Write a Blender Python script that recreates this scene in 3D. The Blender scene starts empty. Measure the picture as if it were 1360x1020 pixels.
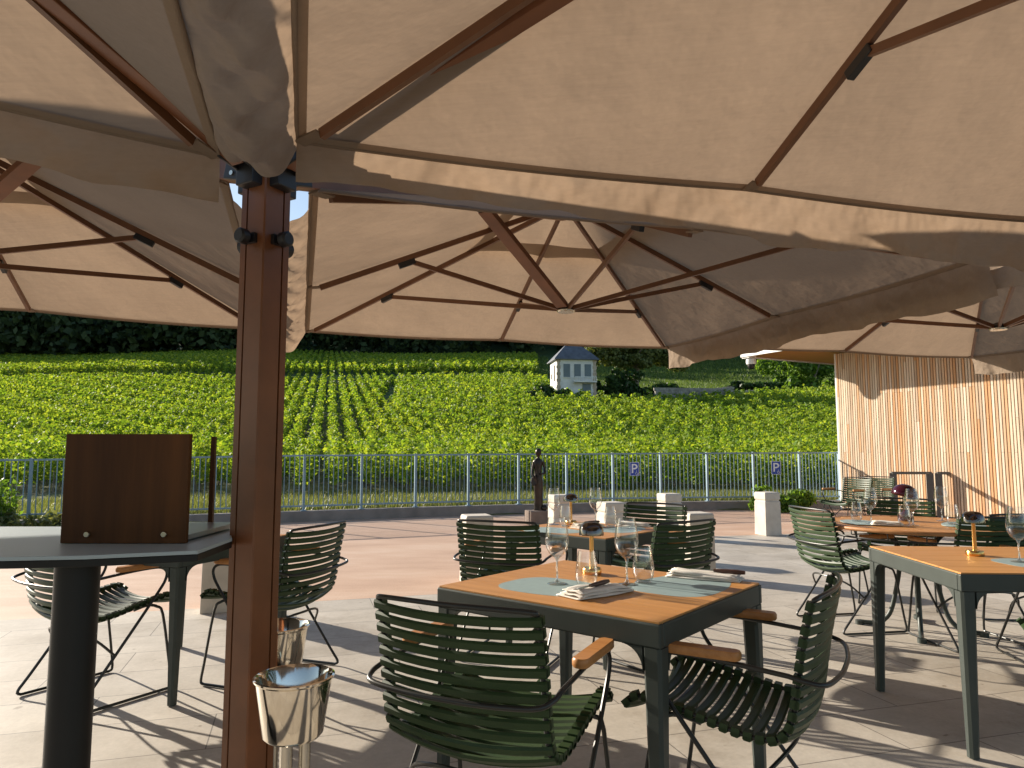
import bpy, bmesh, math, random
import numpy as np
from mathutils import Vector, Matrix
random.seed(7); rng = np.random.default_rng(11)
R = math.radians; PI = math.pi
scn = bpy.context.scene; COL = scn.collection
def V(*a): return Vector(a)

# ------------------------------------------------------------------ materials
def nmat(name):
    m = bpy.data.materials.new(name); m.use_nodes = True
    nt = m.node_tree; nt.nodes.clear()
    out = nt.nodes.new('ShaderNodeOutputMaterial')
    return m, nt, out
def N(nt, typ, **kw):
    n = nt.nodes.new(typ)
    for k, v in kw.items():
        if hasattr(n, k): setattr(n, k, v)
        else: n.inputs[k.replace('_', ' ')].default_value = v
    return n
def ramp(nt, fac, stops):
    r = nt.nodes.new('ShaderNodeValToRGB'); e = r.color_ramp.elements
    while len(e) < len(stops): e.new(0.5)
    for i, (p, c) in enumerate(stops):
        e[i].position = p; e[i].color = (*c, 1)
    nt.links.new(fac, r.inputs[0]); return r.outputs[0]
def coords(nt, scale=(1, 1, 1), rot=(0, 0, 0), kind='Object'):
    t = nt.nodes.new('ShaderNodeTexCoord'); mp = nt.nodes.new('ShaderNodeMapping')
    mp.inputs['Scale'].default_value = scale; mp.inputs['Rotation'].default_value = rot
    nt.links.new(t.outputs[kind], mp.inputs[0]); return mp.outputs[0]
def noise(nt, vec, scale, detail=4, rough=.55):
    n = nt.nodes.new('ShaderNodeTexNoise'); n.inputs['Scale'].default_value = scale
    n.inputs['Detail'].default_value = detail; n.inputs['Roughness'].default_value = rough
    nt.links.new(vec, n.inputs['Vector']); return n.outputs['Fac']
def bump(nt, h, strength=.3, dist=.01):
    b = nt.nodes.new('ShaderNodeBump'); b.inputs['Strength'].default_value = strength
    b.inputs['Distance'].default_value = dist; nt.links.new(h, b.inputs['Height']); return b.outputs[0]
def simple(name, col, rough=.5, metal=0, var=.15, nscale=12, spec=.5, bmp=0, stretch=(1, 1, 1), coat=0):
    m, nt, out = nmat(name)
    p = nt.nodes.new('ShaderNodeBsdfPrincipled')
    vec = coords(nt, stretch)
    f = noise(nt, vec, nscale)
    c0 = tuple(c * (1 - var) for c in col); c1 = tuple(min(1, c * (1 + var)) for c in col)
    nt.links.new(ramp(nt, f, [(.3, c0), (.7, c1)]), p.inputs['Base Color'])
    p.inputs['Roughness'].default_value = rough; p.inputs['Metallic'].default_value = metal
    p.inputs['Specular IOR Level'].default_value = spec
    p.inputs['Coat Weight'].default_value = coat
    if bmp:
        f2 = noise(nt, vec, nscale * 6, 6)
        nt.links.new(bump(nt, f2, bmp, .004), p.inputs['Normal'])
    nt.links.new(p.outputs[0], out.inputs[0]); return m
def wood(name, dark, light, axis=0, scale=18, rough=.45, spec=.4, attr=False):
    m, nt, out = nmat(name)
    p = nt.nodes.new('ShaderNodeBsdfPrincipled')
    st = [1, 1, 1]; st[axis] = .07
    vec = coords(nt, tuple(st))
    f = noise(nt, vec, scale * 3, 6, .65)
    c = ramp(nt, f, [(.25, dark), (.75, light)])
    if attr:
        a = nt.nodes.new('ShaderNodeAttribute'); a.attribute_name = 'tint'
        mx = nt.nodes.new('ShaderNodeMix'); mx.data_type = 'RGBA'; mx.blend_type = 'MULTIPLY'
        mx.inputs[0].default_value = 1
        nt.links.new(c, mx.inputs[6]); nt.links.new(a.outputs['Color'], mx.inputs[7]); c = mx.outputs[2]
    nt.links.new(c, p.inputs['Base Color'])
    p.inputs['Roughness'].default_value = rough; p.inputs['Specular IOR Level'].default_value = spec
    nt.links.new(bump(nt, f, .15, .002), p.inputs['Normal'])
    nt.links.new(p.outputs[0], out.inputs[0]); return m
def fabric(name, col, trans=.42, weave=True):
    m, nt, out = nmat(name)
    vec = coords(nt, (1, 1, 1))
    big = noise(nt, coords(nt, (1, 1, 1)), 1.6, 3)
    st = noise(nt, coords(nt, (3, 60, 60), (0, 0, R(-16.5))), 1.5, 5, .7)
    mxf = nt.nodes.new('ShaderNodeMath'); mxf.operation = 'MULTIPLY_ADD'
    nt.links.new(st, mxf.inputs[0]); mxf.inputs[1].default_value = .6; nt.links.new(big, mxf.inputs[2])
    c = ramp(nt, mxf.outputs[0], [(.45, tuple(x * .86 for x in col)), (1.1, tuple(x * 1.1 for x in col))])
    d = nt.nodes.new('ShaderNodeBsdfDiffuse'); t = nt.nodes.new('ShaderNodeBsdfTranslucent')
    nt.links.new(c, d.inputs[0])
    g = nt.nodes.new('ShaderNodeMix'); g.data_type = 'RGBA'; g.blend_type = 'MULTIPLY'; g.inputs[0].default_value = 1
    nt.links.new(c, g.inputs[6]); g.inputs[7].default_value = (1, .90, .79, 1)
    nt.links.new(g.outputs[2], t.inputs[0])
    wv = noise(nt, coords(nt, (1, 1, 1)), 3.5 if weave else 7, 4 if weave else 2)
    b = bump(nt, wv, .35 if weave else .8, .05)
    nt.links.new(b, d.inputs['Normal']); nt.links.new(b, t.inputs['Normal'])
    mx = nt.nodes.new('ShaderNodeMixShader'); mx.inputs[0].default_value = trans
    nt.links.new(d.outputs[0], mx.inputs[1]); nt.links.new(t.outputs[0], mx.inputs[2])
    nt.links.new(mx.outputs[0], out.inputs[0]); return m
def leafmat(name, dark, mid, light, trans=.4, rough=.5, big=.15):
    m, nt, out = nmat(name)
    a = nt.nodes.new('ShaderNodeAttribute'); a.attribute_name = 'vary'
    n = noise(nt, coords(nt), big, 3)
    ad = nt.nodes.new('ShaderNodeMath'); ad.operation = 'MULTIPLY_ADD'
    nt.links.new(a.outputs['Fac'], ad.inputs[0]); ad.inputs[1].default_value = .6
    s = nt.nodes.new('ShaderNodeMath'); s.operation = 'MULTIPLY'; s.inputs[1].default_value = .62
    nt.links.new(n, s.inputs[0]); nt.links.new(s.outputs[0], ad.inputs[2])
    c = ramp(nt, ad.outputs[0], [(.15, dark), (.5, mid), (.85, light)])
    d = nt.nodes.new('ShaderNodeBsdfPrincipled'); d.inputs['Roughness'].default_value = rough
    d.inputs['Specular IOR Level'].default_value = .35
    t = nt.nodes.new('ShaderNodeBsdfTranslucent')
    nt.links.new(c, d.inputs['Base Color'])
    g = nt.nodes.new('ShaderNodeMix'); g.data_type = 'RGBA'; g.blend_type = 'MULTIPLY'; g.inputs[0].default_value = 1
    nt.links.new(c, g.inputs[6]); g.inputs[7].default_value = (1.6, 1.5, .6, 1)
    nt.links.new(g.outputs[2], t.inputs[0])
    mx = nt.nodes.new('ShaderNodeMixShader'); mx.inputs[0].default_value = trans
    nt.links.new(d.outputs[0], mx.inputs[1]); nt.links.new(t.outputs[0], mx.inputs[2])
    nt.links.new(mx.outputs[0], out.inputs[0]); return m
def thin_glass(name, tint=(1, 1, 1), base=.05, ior=1.5):
    m, nt, out = nmat(name)
    tr = nt.nodes.new('ShaderNodeBsdfTransparent'); tr.inputs[0].default_value = (*tint, 1)
    gl = nt.nodes.new('ShaderNodeBsdfGlossy'); gl.inputs['Roughness'].default_value = .02
    lw = nt.nodes.new('ShaderNodeLayerWeight'); lw.inputs['Blend'].default_value = .35
    mr = nt.nodes.new('ShaderNodeMapRange'); mr.inputs['To Min'].default_value = base; mr.inputs['To Max'].default_value = .85
    pw = nt.nodes.new('ShaderNodeMath'); pw.operation = 'POWER'; pw.inputs[1].default_value = 2.0
    nt.links.new(lw.outputs['Facing'], pw.inputs[0]); nt.links.new(pw.outputs[0], mr.inputs[0])
    mx = nt.nodes.new('ShaderNodeMixShader'); nt.links.new(mr.outputs[0], mx.inputs[0])
    nt.links.new(tr.outputs[0], mx.inputs[1]); nt.links.new(gl.outputs[0], mx.inputs[2])
    nt.links.new(mx.outputs[0], out.inputs[0]); return m

M = {}
M['fabric'] = fabric('taupe canopy cloth', (.315, .245, .187), .41)
M['flounce'] = fabric('crumpled valance cloth', (.315, .245, .187), .41, False)
M['alu_brown'] = simple('bronze brown coated aluminium', (.17, .062, .024), .42, .0, .2, 6, .4)
M['rib'] = simple('brown coated rib', (.15, .064, .028), .45, .0, .15, 8)
M['black'] = simple('black plastic', (.012, .012, .014), .45, 0, .2, 20)
M['groove'] = simple('dark groove lining', (.008, .006, .005), .7)
M['dgrey'] = simple('dark grey green coated aluminium', (.040, .050, .045), .45, .1, .1, 10, .4)
M['slat'] = simple('dark green chair slats', (.026, .050, .017), .45, 0, .12, 14, .28)
M['rod'] = simple('dark grey steel rod', (.030, .030, .028), .34, .4, .1)
M['bamboo'] = wood('bamboo armrest', (.34, .14, .04), (.50, .23, .075), 0, 14, .4)
M['tabletop'] = wood('bamboo table board', (.42, .185, .048), (.57, .275, .085), 0, 10, .42)
M['placemat'] = simple('grey blue placemat', (.25, .33, .33), .55, 0, .06, 30)
M['napkin'] = simple('off white napkin cloth', (.72, .68, .62), .9, 0, .06, 30, .1, .2)
M['knife'] = simple('dark wood knife handle', (.07, .03, .018), .35, 0, .2, 30)
M['steel'] = simple('polished steel', (.78, .72, .62), .10, 1, .04, 3)
M['steeldull'] = simple('steel stand', (.62, .58, .50), .22, 1, .05, 3)
M['brass'] = simple('brass', (.72, .42, .14), .22, 1, .08, 8)
M['smoke'] = thin_glass('smoked glass', (.30, .26, .23), .12)
M['purple'] = simple('glossy aubergine lacquer', (.055, .008, .022), .12, .3, .05)
M['glass'] = thin_glass('clear glass', (.985, .99, .99), .05)
M['glassrim'] = thin_glass('thick clear glass', (.90, .93, .93), .35)
M['stone'] = simple('cream limestone', (.56, .50, .43), .85, 0, .14, 5, .3, .5)
M['stonegrey'] = simple('old stone wall', (.30, .28, .25), .9, 0, .35, 3, .2, .6)
M['kerb'] = simple('grey brown kerb stone', (.24, .215, .195), .9, 0, .18, 4, .2, .4)
M['fence'] = simple('blue grey painted steel', (.19, .29, .37), .5, .1, .1, 6)
M['bronze'] = simple('dark bronze', (.035, .024, .020), .32, .6, .5, 9, .5, .4)
M['block'] = simple('dark stone block', (.20, .15, .12), .8, 0, .2, 8, .3, .4)
M['signblue'] = simple('blue enamel', (.03, .07, .38), .4, 0, .03)
M['signwhite'] = simple('white enamel', (.82, .82, .82), .4, 0, .02)
M['plaster'] = simple('pale rubble wall', (.74, .72, .70), .9, 0, .15, 1.2, .2, .5)
M['plasterwarm'] = simple('warm stone quoins', (.48, .38, .30), .9, 0, .2, 2, .2, .5)
M['slate'] = simple('blue grey slate', (.11, .12, .145), .6, 0, .25, 2.5, .4, .3)
M['shutter'] = simple('grey blue shutters', (.16, .20, .23), .6, 0, .1, 2)
M['bark'] = simple('tree bark', (.20, .17, .14), .95, 0, .3, 5, .1, .6)
M['walnut'] = wood('dark walnut board', (.030, .010, .003), (.115, .042, .010), 2, 4, .5, .2)
M['counter'] = simple('counter glass with painted sky sheen', (.34, .40, .43), .4, 0, .06, 2, .3)  # pale base colour stands in for sky reflected off the glass top
M['postdark'] = simple('black grey post', (.010, .010, .010), .5, .1, .1, 6, .3)
M['greenedge'] = simple('green glass edge', (.02, .13, .09), .1)
M['slatwood'] = wood('larch cladding slats', (.54, .44, .35), (.76, .67, .56), 2, 5, .8, .2, True)
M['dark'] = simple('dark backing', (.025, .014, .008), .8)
M['soffit'] = wood('orange soffit boards', (.38, .15, .06), (.5, .21, .08), 0, 6, .6)
M['whitepaint'] = simple('white painted metal', (.72, .72, .70), .5, 0, .04)
M['vine'] = leafmat('vine leaves', (.06, .125, .02), (.15, .255, .028), (.30, .37, .05), .44, .66)
M['vineback'] = leafmat('dark vine leaves', (.02, .07, .025), (.035, .11, .03), (.06, .16, .04), .3)
M['forest'] = leafmat('forest leaves', (.014, .030, .015), (.032, .058, .024), (.06, .095, .034), .2, .7, .03)
M['treeleaf'] = leafmat('tree leaves', (.04, .065, .022), (.11, .14, .04), (.20, .22, .07), .4)
M['bushdark'] = leafmat('dark bush leaves', (.012, .032, .010), (.03, .07, .018), (.06, .12, .028), .35)
M['bushbright'] = leafmat('bright bush leaves', (.05, .11, .02), (.11, .20, .03), (.19, .32, .05), .45)
M['drygrass'] = leafmat('dry grass blades', (.06, .08, .03), (.11, .14, .05), (.19, .20, .08), .35)
M['greengrass'] = leafmat('grass blades', (.03, .065, .02), (.07, .13, .03), (.16, .22, .06), .4)
M['wood_rim'] = wood('teak rim', (.30, .13, .05), (.46, .22, .08), 0, 10, .5)

def tile_mat():
    m, nt, out = nmat('pale stone pavers'); p = nt.nodes.new('ShaderNodeBsdfPrincipled')
    vec = coords(nt, (1, 1, 1), (0, 0, R(-16.5)))
    b = nt.nodes.new('ShaderNodeTexBrick'); nt.links.new(vec, b.inputs['Vector'])
    b.inputs['Scale'].default_value = 1; b.inputs['Brick Width'].default_value = .95; b.inputs['Row Height'].default_value = .42
    b.inputs['Mortar Size'].default_value = .0035; b.inputs['Mortar Smooth'].default_value = .3; b.offset = .37
    b.inputs['Color1'].default_value = (.44, .395, .335, 1); b.inputs['Color2'].default_value = (.54, .49, .42, 1)
    b.inputs['Mortar'].default_value = (.17, .15, .13, 1)
    n1 = noise(nt, vec, 2.2, 7, .65); n2 = noise(nt, vec, 45, 5, .7)
    c1 = ramp(nt, n1, [(.3, (.76, .74, .71)), (.7, (1.08, 1.08, 1.08))])
    c2 = ramp(nt, n2, [(.3, (.90, .90, .90)), (.7, (1.06, 1.06, 1.06))])
    def mul(a, c):
        mx = nt.nodes.new('ShaderNodeMix'); mx.data_type = 'RGBA'; mx.blend_type = 'MULTIPLY'; mx.inputs[0].default_value = 1
        nt.links.new(a, mx.inputs[6]); nt.links.new(c, mx.inputs[7]); return mx.outputs[2]
    n3 = noise(nt, coords(nt), .9, 9, .72); c3 = ramp(nt, n3, [(.40, (.84, .82, .79)), (.50, (1, 1, 1))])
    n4 = noise(nt, coords(nt), 9, 3, .6); c4 = ramp(nt, n4, [(.27, (.55, .52, .48)), (.33, (1, 1, 1))])
    nt.links.new(mul(mul(mul(mul(b.outputs['Color'], c1), c2), c3), c4), p.inputs['Base Color'])
    p.inputs['Roughness'].default_value = .62
    nt.links.new(bump(nt, n2, .25, .003), p.inputs['Normal'])
    nt.links.new(p.outputs[0], out.inputs[0]); return m
M['tile'] = tile_mat()
def pave_mat():
    m, nt, out = nmat('pink beige poured paving'); p = nt.nodes.new('ShaderNodeBsdfPrincipled')
    vec = coords(nt, (.35, 1, 1), (0, 0, R(-16.5)))
    n1 = noise(nt, vec, 1.4, 8, .68); n2 = noise(nt, coords(nt), 60, 4, .7)
    c = ramp(nt, n1, [(.28, (.42, .26, .17)), (.5, (.54, .35, .24)), (.74, (.63, .46, .34))])
    mx = nt.nodes.new('ShaderNodeMix'); mx.data_type = 'RGBA'; mx.blend_type = 'MULTIPLY'; mx.inputs[0].default_value = 1
    nt.links.new(c, mx.inputs[6]); nt.links.new(ramp(nt, n2, [(.3, (.85, .85, .85)), (.7, (1.05, 1.05, 1.05))]), mx.inputs[7])
    nt.links.new(mx.outputs[2], p.inputs['Base Color']); p.inputs['Roughness'].default_value = .75
    nt.links.new(bump(nt, n2, .3, .004), p.inputs['Normal'])
    nt.links.new(p.outputs[0], out.inputs[0]); return m
M['pave'] = pave_mat()
def ground_mat():
    m, nt, out = nmat('grassy earth'); p = nt.nodes.new('ShaderNodeBsdfPrincipled')
    n1 = noise(nt, coords(nt), .25, 6, .7); n2 = noise(nt, coords(nt), 5, 6, .7)
    ad = nt.nodes.new('ShaderNodeMath'); ad.operation = 'MULTIPLY_ADD'; ad.inputs[1].default_value = .5
    nt.links.new(n2, ad.inputs[0]); nt.links.new(n1, ad.inputs[2])
    sx = nt.nodes.new('ShaderNodeSeparateXYZ'); nt.links.new(coords(nt), sx.inputs[0])
    mr = nt.nodes.new('ShaderNodeMapRange'); mr.inputs['From Min'].default_value = 58; mr.inputs['From Max'].default_value = 70
    nt.links.new(sx.outputs['Y'], mr.inputs[0])
    near = ramp(nt, ad.outputs[0], [(.5, (.10, .075, .045)), (.75, (.13, .13, .05)), (.95, (.20, .20, .07))])
    far = ramp(nt, ad.outputs[0], [(.5, (.04, .085, .035)), (.75, (.06, .12, .045)), (.95, (.12, .17, .05))])
    mx = nt.nodes.new('ShaderNodeMix'); mx.data_type = 'RGBA'
    nt.links.new(mr.outputs[0], mx.inputs[0]); nt.links.new(near, mx.inputs[6]); nt.links.new(far, mx.inputs[7])
    nt.links.new(mx.outputs[2], p.inputs['Base Color']); p.inputs['Roughness'].default_value = .95
    nt.links.new(bump(nt, n2, .6, .1), p.inputs['Normal'])
    nt.links.new(p.outputs[0], out.inputs[0]); return m
M['ground'] = ground_mat()

# ------------------------------------------------------------------ mesh builder
class MB:
    def __init__(s): s.v = []; s.f = []; s.tint = None
    def add(s, vs, fs):
        o = len(s.v); s.v += [tuple(v) for v in vs]; s.f += [tuple(i + o for i in f) for f in fs]
    def box(s, c, size, rz=0, M3=None):
        hx, hy, hz = [k / 2 for k in size]; c = Vector(c)
        rot = M3 if M3 else Matrix.Rotation(rz, 3, 'Z')
        P = [c + rot @ Vector((x, y, z)) for x in (-hx, hx) for y in (-hy, hy) for z in (-hz, hz)]
        s.add(P, [(0, 1, 3, 2), (4, 6, 7, 5), (0, 4, 5, 1), (2, 3, 7, 6), (0, 2, 6, 4), (1, 5, 7, 3)])
    def bar(s, a, b, w, h, up=(0, 0, 1)):
        a = Vector(a); b = Vector(b); d = (b - a)
        L = d.length; d.normalize(); u = Vector(up)
        x = d.cross(u)
        if x.length < 1e-4: x = d.cross(Vector((1, 0, 0)))
        x.normalize(); z = x.cross(d).normalized()
        m = Matrix((x, d, z)).transposed()
        s.box((a + b) / 2, (w, L, h), M3=m)
    def tube(s, pts, r, n=8, closed=False, caps=True):
        pts = [Vector(p) for p in pts]; k = len(pts)
        rs = r if isinstance(r, (list, tuple)) else [r] * k
        rings = []; up = None
        for i, p in enumerate(pts):
            if closed: t = pts[(i + 1) % k] - pts[i - 1]
            else: t = pts[min(i + 1, k - 1)] - pts[max(i - 1, 0)]
            t.normalize()
            if up is None:
                up = Vector((0, 0, 1)) if abs(t.z) < .9 else Vector((1, 0, 0))
            x = t.cross(up)
            if x.length < 1e-5: x = t.cross(Vector((0, 1, 0.01)))
            x.normalize(); up = x.cross(t).normalized()
            rings.append([p + (x * math.cos(2 * PI * j / n) + up * math.sin(2 * PI * j / n)) * rs[i] for j in range(n)])
        vs = [v for rg in rings for v in rg]; fs = []
        m = k if closed else k - 1
        for i in range(m):
            for j in range(n):
                a = i * n + j; b = i * n + (j + 1) % n; c = ((i + 1) % k) * n + (j + 1) % n; d = ((i + 1) % k) * n + j
                fs.append((a, b, c, d))
        if caps and not closed:
            fs.append(tuple(range(n))[::-1]); fs.append(tuple((k - 1) * n + j for j in range(n)))
        s.add(vs, fs)
    def lathe(s, prof, n=24, c=(0, 0, 0)):
        c = Vector(c); vs = []; fs = []; k = len(prof)
        for r, z in prof:
            for j in range(n): vs.append(c + Vector((max(r, 1e-5) * math.cos(2 * PI * j / n), max(r, 1e-5) * math.sin(2 * PI * j / n), z)))
        for i in range(k - 1):
            for j in range(n): fs.append((i * n + j, i * n + (j + 1) % n, (i + 1) * n + (j + 1) % n, (i + 1) * n + j))
        s.add(vs, fs)
    def prism(s, poly, z0, z1):
        n = len(poly)
        vs = [(x, y, z0) for x, y in poly] + [(x, y, z1) for x, y in poly]
        fs = [tuple(range(n))[::-1], tuple(range(n, 2 * n))] + [(i, (i + 1) % n, n + (i + 1) % n, n + i) for i in range(n)]
        s.add(vs, fs)
    def xf(s, mtx):
        s.v = [tuple(mtx @ Vector(v)) for v in s.v]; return s
    def build(s, name, mat, parent=None, smooth=None, bevel=0, mats=None, recalc=True):
        me = bpy.data.meshes.new(name); me.from_pydata(s.v, [], s.f)
        if recalc:
            bm = bmesh.new(); bm.from_mesh(me); bmesh.ops.recalc_face_normals(bm, faces=bm.faces); bm.to_mesh(me); bm.free()
        me.materials.append(mat)
        if mats:
            for x in mats: me.materials.append(x)
        if smooth is not None:
            me.polygons.foreach_set('use_smooth', [True] * len(me.polygons))
            me.set_sharp_from_angle(angle=R(smooth))
        me.update()
        o = bpy.data.objects.new(name, me); COL.objects.link(o)
        if parent: o.parent = parent
        if bevel:
            b = o.modifiers.new('bevel', 'BEVEL'); b.width = bevel; b.segments = 3; b.limit_method = 'ANGLE'; b.angle_limit = R(40)
        return o
def tag(o, label=None, cat=None, group=None, kind=None):
    if label: o['label'] = label
    if cat: o['category'] = cat
    if group: o['group'] = group
    if kind: o['kind'] = kind
    return o
def empty(name, loc=(0, 0, 0), rz=0, label=None, cat=None, group=None):
    o = bpy.data.objects.new(name, None); COL.objects.link(o)
    o.empty_display_size = .1; o.location = loc; o.rotation_euler = (0, 0, rz)
    return tag(o, label, cat, group)
def dup(root, loc, rz, label=None, group=None, scale=None):
    r = root.copy(); COL.objects.link(r); r.location = loc; r.rotation_euler = (0, 0, rz)
    if label: r['label'] = label
    if group: r['group'] = group
    if scale: r.scale = scale
    for ch in list(root.children):
        c = ch.copy(); COL.objects.link(c); c.parent = r
        for g in list(ch.children):
            d = g.copy(); COL.objects.link(d); d.parent = c
    return r
def catmull(pts, n=6):
    P = [Vector(p) for p in pts]; out = []
    for i in range(len(P) - 1):
        p0 = P[max(i - 1, 0)]; p1 = P[i]; p2 = P[i + 1]; p3 = P[min(i + 2, len(P) - 1)]
        for k in range(n):
            t = k / n
            out.append(.5 * ((2 * p1) + (p2 - p0) * t + (2 * p0 - 5 * p1 + 4 * p2 - p3) * t * t + (3 * p1 - p0 - 3 * p2 + p3) * t ** 3))
    out.append(P[-1]); return out
def resample(pts, step):
    out = [pts[0]]; acc = 0
    for a, b in zip(pts, pts[1:]):
        L = (b - a).length; pos = 0
        while acc + (L - pos) >= step:
            pos += step - acc; out.append(a + (b - a) * (pos / L)); acc = 0
        acc += L - pos
    return out

# ------------------------------------------------------------------ setting
E1 = V(math.cos(R(16.5)), math.sin(R(16.5)), 0); E2 = V(-math.sin(R(16.5)), math.cos(R(16.5)), 0); UP = V(0, 0, 1)
KX = [-40, -16, -12, -7.84, -3.8, -1.8, 0, 2, 4.6, 7.3, 9]; KY = [-6, 7.2, 9.2, 11.08, 12.9, 13.8, 14.45, 15.05, 15.5, 15.75, 15.8]
def ky(x): return float(np.interp(x, KX, KY))
def smooth01(t): t = np.clip(t, 0, 1); return t * t * (3 - 2 * t)
def zt(x, y):
    x = np.asarray(x, float); y = np.asarray(y, float)
    z = np.where(y < 30, 0.02, 0.0)
    lin = .6 + .1735 * (y - 39)
    z = np.where(y > 44, lin, np.where(y > 26, 1.4675 * ((np.clip(y, 26, 44) - 26) / 18) ** 2 * 1.0, 0.0))
    z = z + 1.0 * smooth01((y - 91.5) / 1.2) * (x / np.maximum(y, 1) < .05)      # terrace step of the upper field
    z = np.where(y > 160, .6 + .1735 * 121 + (np.clip(y, 160, 212) - 160) * .38, z)
    z = z + .25 * np.sin(x * .11 + 1.3) * smooth01((y - 40) / 30) + .4 * np.sin(x * .045 + y * .03) * smooth01((y - 60) / 40)
    kk = np.interp(x, KX, KY)
    t = smooth01((y - kk - .05) / .15)
    bank = .15 - .16 * smooth01((y - kk - .4) / 6)
    base = np.where(y < 26, 0, 0)
    z = z + base + np.where(y < 27, bank, bank) * t * (y < 60)
    z = np.where(y < kk + .1, -.06, z)
    return z
xs = np.concatenate([np.arange(-200, -20, 4), np.arange(-20, 14, .8), np.arange(14, 201, 4)])
ys = np.concatenate([np.arange(-40, 8, 6), np.arange(8, 22, .35), np.arange(22, 50, 1.5), np.arange(50, 90, 3), [91, 91.6, 92, 92.5, 93], np.arange(96, 360, 6)])
X, Y = np.meshgrid(xs, ys); Z = zt(X, Y)
mb = MB(); mb.v = [tuple(p) for p in np.stack([X.ravel(), Y.ravel(), Z.ravel()], 1).tolist()]
nx = len(xs)
mb.f = [(j * nx + i, j * nx + i + 1, (j + 1) * nx + i + 1, (j + 1) * nx + i) for j in range(len(ys) - 1) for i in range(nx - 1)]
tag(mb.build('ground', M['ground'], smooth=60, recalc=False), kind='structure')
# distant skirt to the horizon
mb = MB(); mb.add([(-1500, -1500, -.3), (1500, -1500, -.3), (1500, 1500, -.3), (-1500, 1500, -.3)], [(0, 1, 2, 3)])
tag(mb.build('far_ground', M['ground'], recalc=False), kind='structure')
# pink paving up to the kerb
px = np.linspace(-14, 8.6, 60)
poly = [(-14, -6), (12, -6), (12, 15.8)] + [(x, ky(x)) for x in px[::-1]]
mb = MB(); mb.add([(x, y, 0) for x, y in poly], [tuple(range(len(poly)))])
tag(mb.build('pavement', M['pave'], recalc=False), kind='structure')
poly = [(-14, -5.9), (11.9, -5.9), (11.9, 13.3), (7.6, 12.0), (4.1, 10.95), (2.3, 10.5), (.75, 6.82), (-1.4, 6.16), (-3.79, 5.42), (-14, 2.3)]
mb = MB(); mb.add([(x, y, .004) for x, y in poly], [tuple(range(len(poly)))])
tag(mb.build('terrace', M['tile'], recalc=False), kind='structure')
# kerb wall
mb = MB(); kp = [(x, ky(x)) for x in np.linspace(-14, 7.35, 70)]
sec = [(-.0, -.05), (-.0, .175), (.02, .185), (.20, .185), (.22, .175), (.22, -.05)]
vs = []; fs = []
for i, (x, y) in enumerate(kp):
    a = Vector(kp[max(i - 1, 0)]); b = Vector(kp[min(i + 1, len(kp) - 1)]); t = (b - a).normalized(); n = Vector((-t.y, t.x))
    for d, z in sec: vs.append((x + n.x * d, y + n.y * d, z))
k = len(sec)
for i in range(len(kp) - 1):
    for j in range(k - 1): fs.append((i * k + j, i * k + j + 1, (i + 1) * k + j + 1, (i + 1) * k + j))
fs.append(tuple(range(k))); fs.append(tuple((len(kp) - 1) * k + j for j in range(k))[::-1])
mb.add(vs, fs)
tag(mb.build('kerb_wall', M['kerb'], smooth=30), 'low grey brown kerb wall running under the blue fence', 'kerb')

# ------------------------------------------------------------------ fence
fence = empty('metal_fence', (0, 14.6, 0), 0, 'blue grey steel bar fence on the low kerb in front of the vines', 'fence')
def part(mb, name, mat, parent, **kw):
    """mesh given in world coordinates, parented to an empty with location/rotation"""
    inv = (Matrix.Translation(parent.location) @ parent.rotation_euler.to_matrix().to_4x4()).inverted()
    mb.xf(inv); return mb.build(name, mat, parent, **kw)
pts = [Vector((x, ky(x) + .11, 0)) for x in np.linspace(-11.8, 7.25, 400)]
i0 = min(range(len(pts)), key=lambda i: abs(pts[i].x / pts[i].y + .29))
def walk(seq, step):
    out = [seq[0]]; acc = 0
    for a, b in zip(seq, seq[1:]):
        acc += (b - a).length
        if acc >= step: out.append(b); acc = 0
    return out
posts = walk(pts[i0::-1], 1.03)[::-1][:-1] + walk(pts[i0:], 1.03) + [pts[-1]]
def ftop(p): return float(np.interp(p.x, [-12, -7.8, -3.8, 7], [1.10, 1.14, 1.2, 1.25]))
for a in posts:
    m = MB(); m.box((a.x, a.y, (.17 + ftop(a)) / 2 + .004), (.045, .045, ftop(a) - .17), R(20))
    m.box((a.x, a.y, .192), (.10, .10, .012), R(20)); part(m, 'post', M['fence'], fence)
for a, b in zip(posts, posts[1:]):
    m = MB(); d = (b - a).normalized() * .026
    za, zb = ftop(a) - .02, ftop(b) - .02
    m.bar(a + d + V(0, 0, za), b - d + V(0, 0, zb), .022, .03); part(m, 'rail', M['fence'], fence); m = MB(); m.bar(a + d + V(0, 0, .27), b - d + V(0, 0, .27), .02, .03)
    part(m, 'rail', M['fence'], fence)
    m = MB()
    for k in range(1, 12):
        p = a.lerp(b, k / 12); z1 = za + (zb - za) * k / 12 - .014
        m.tube([(p.x, p.y, .284), (p.x, p.y, z1)], .0085, 6)
    part(m, 'bar_panel', M['fence'], fence, smooth=50)
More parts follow.
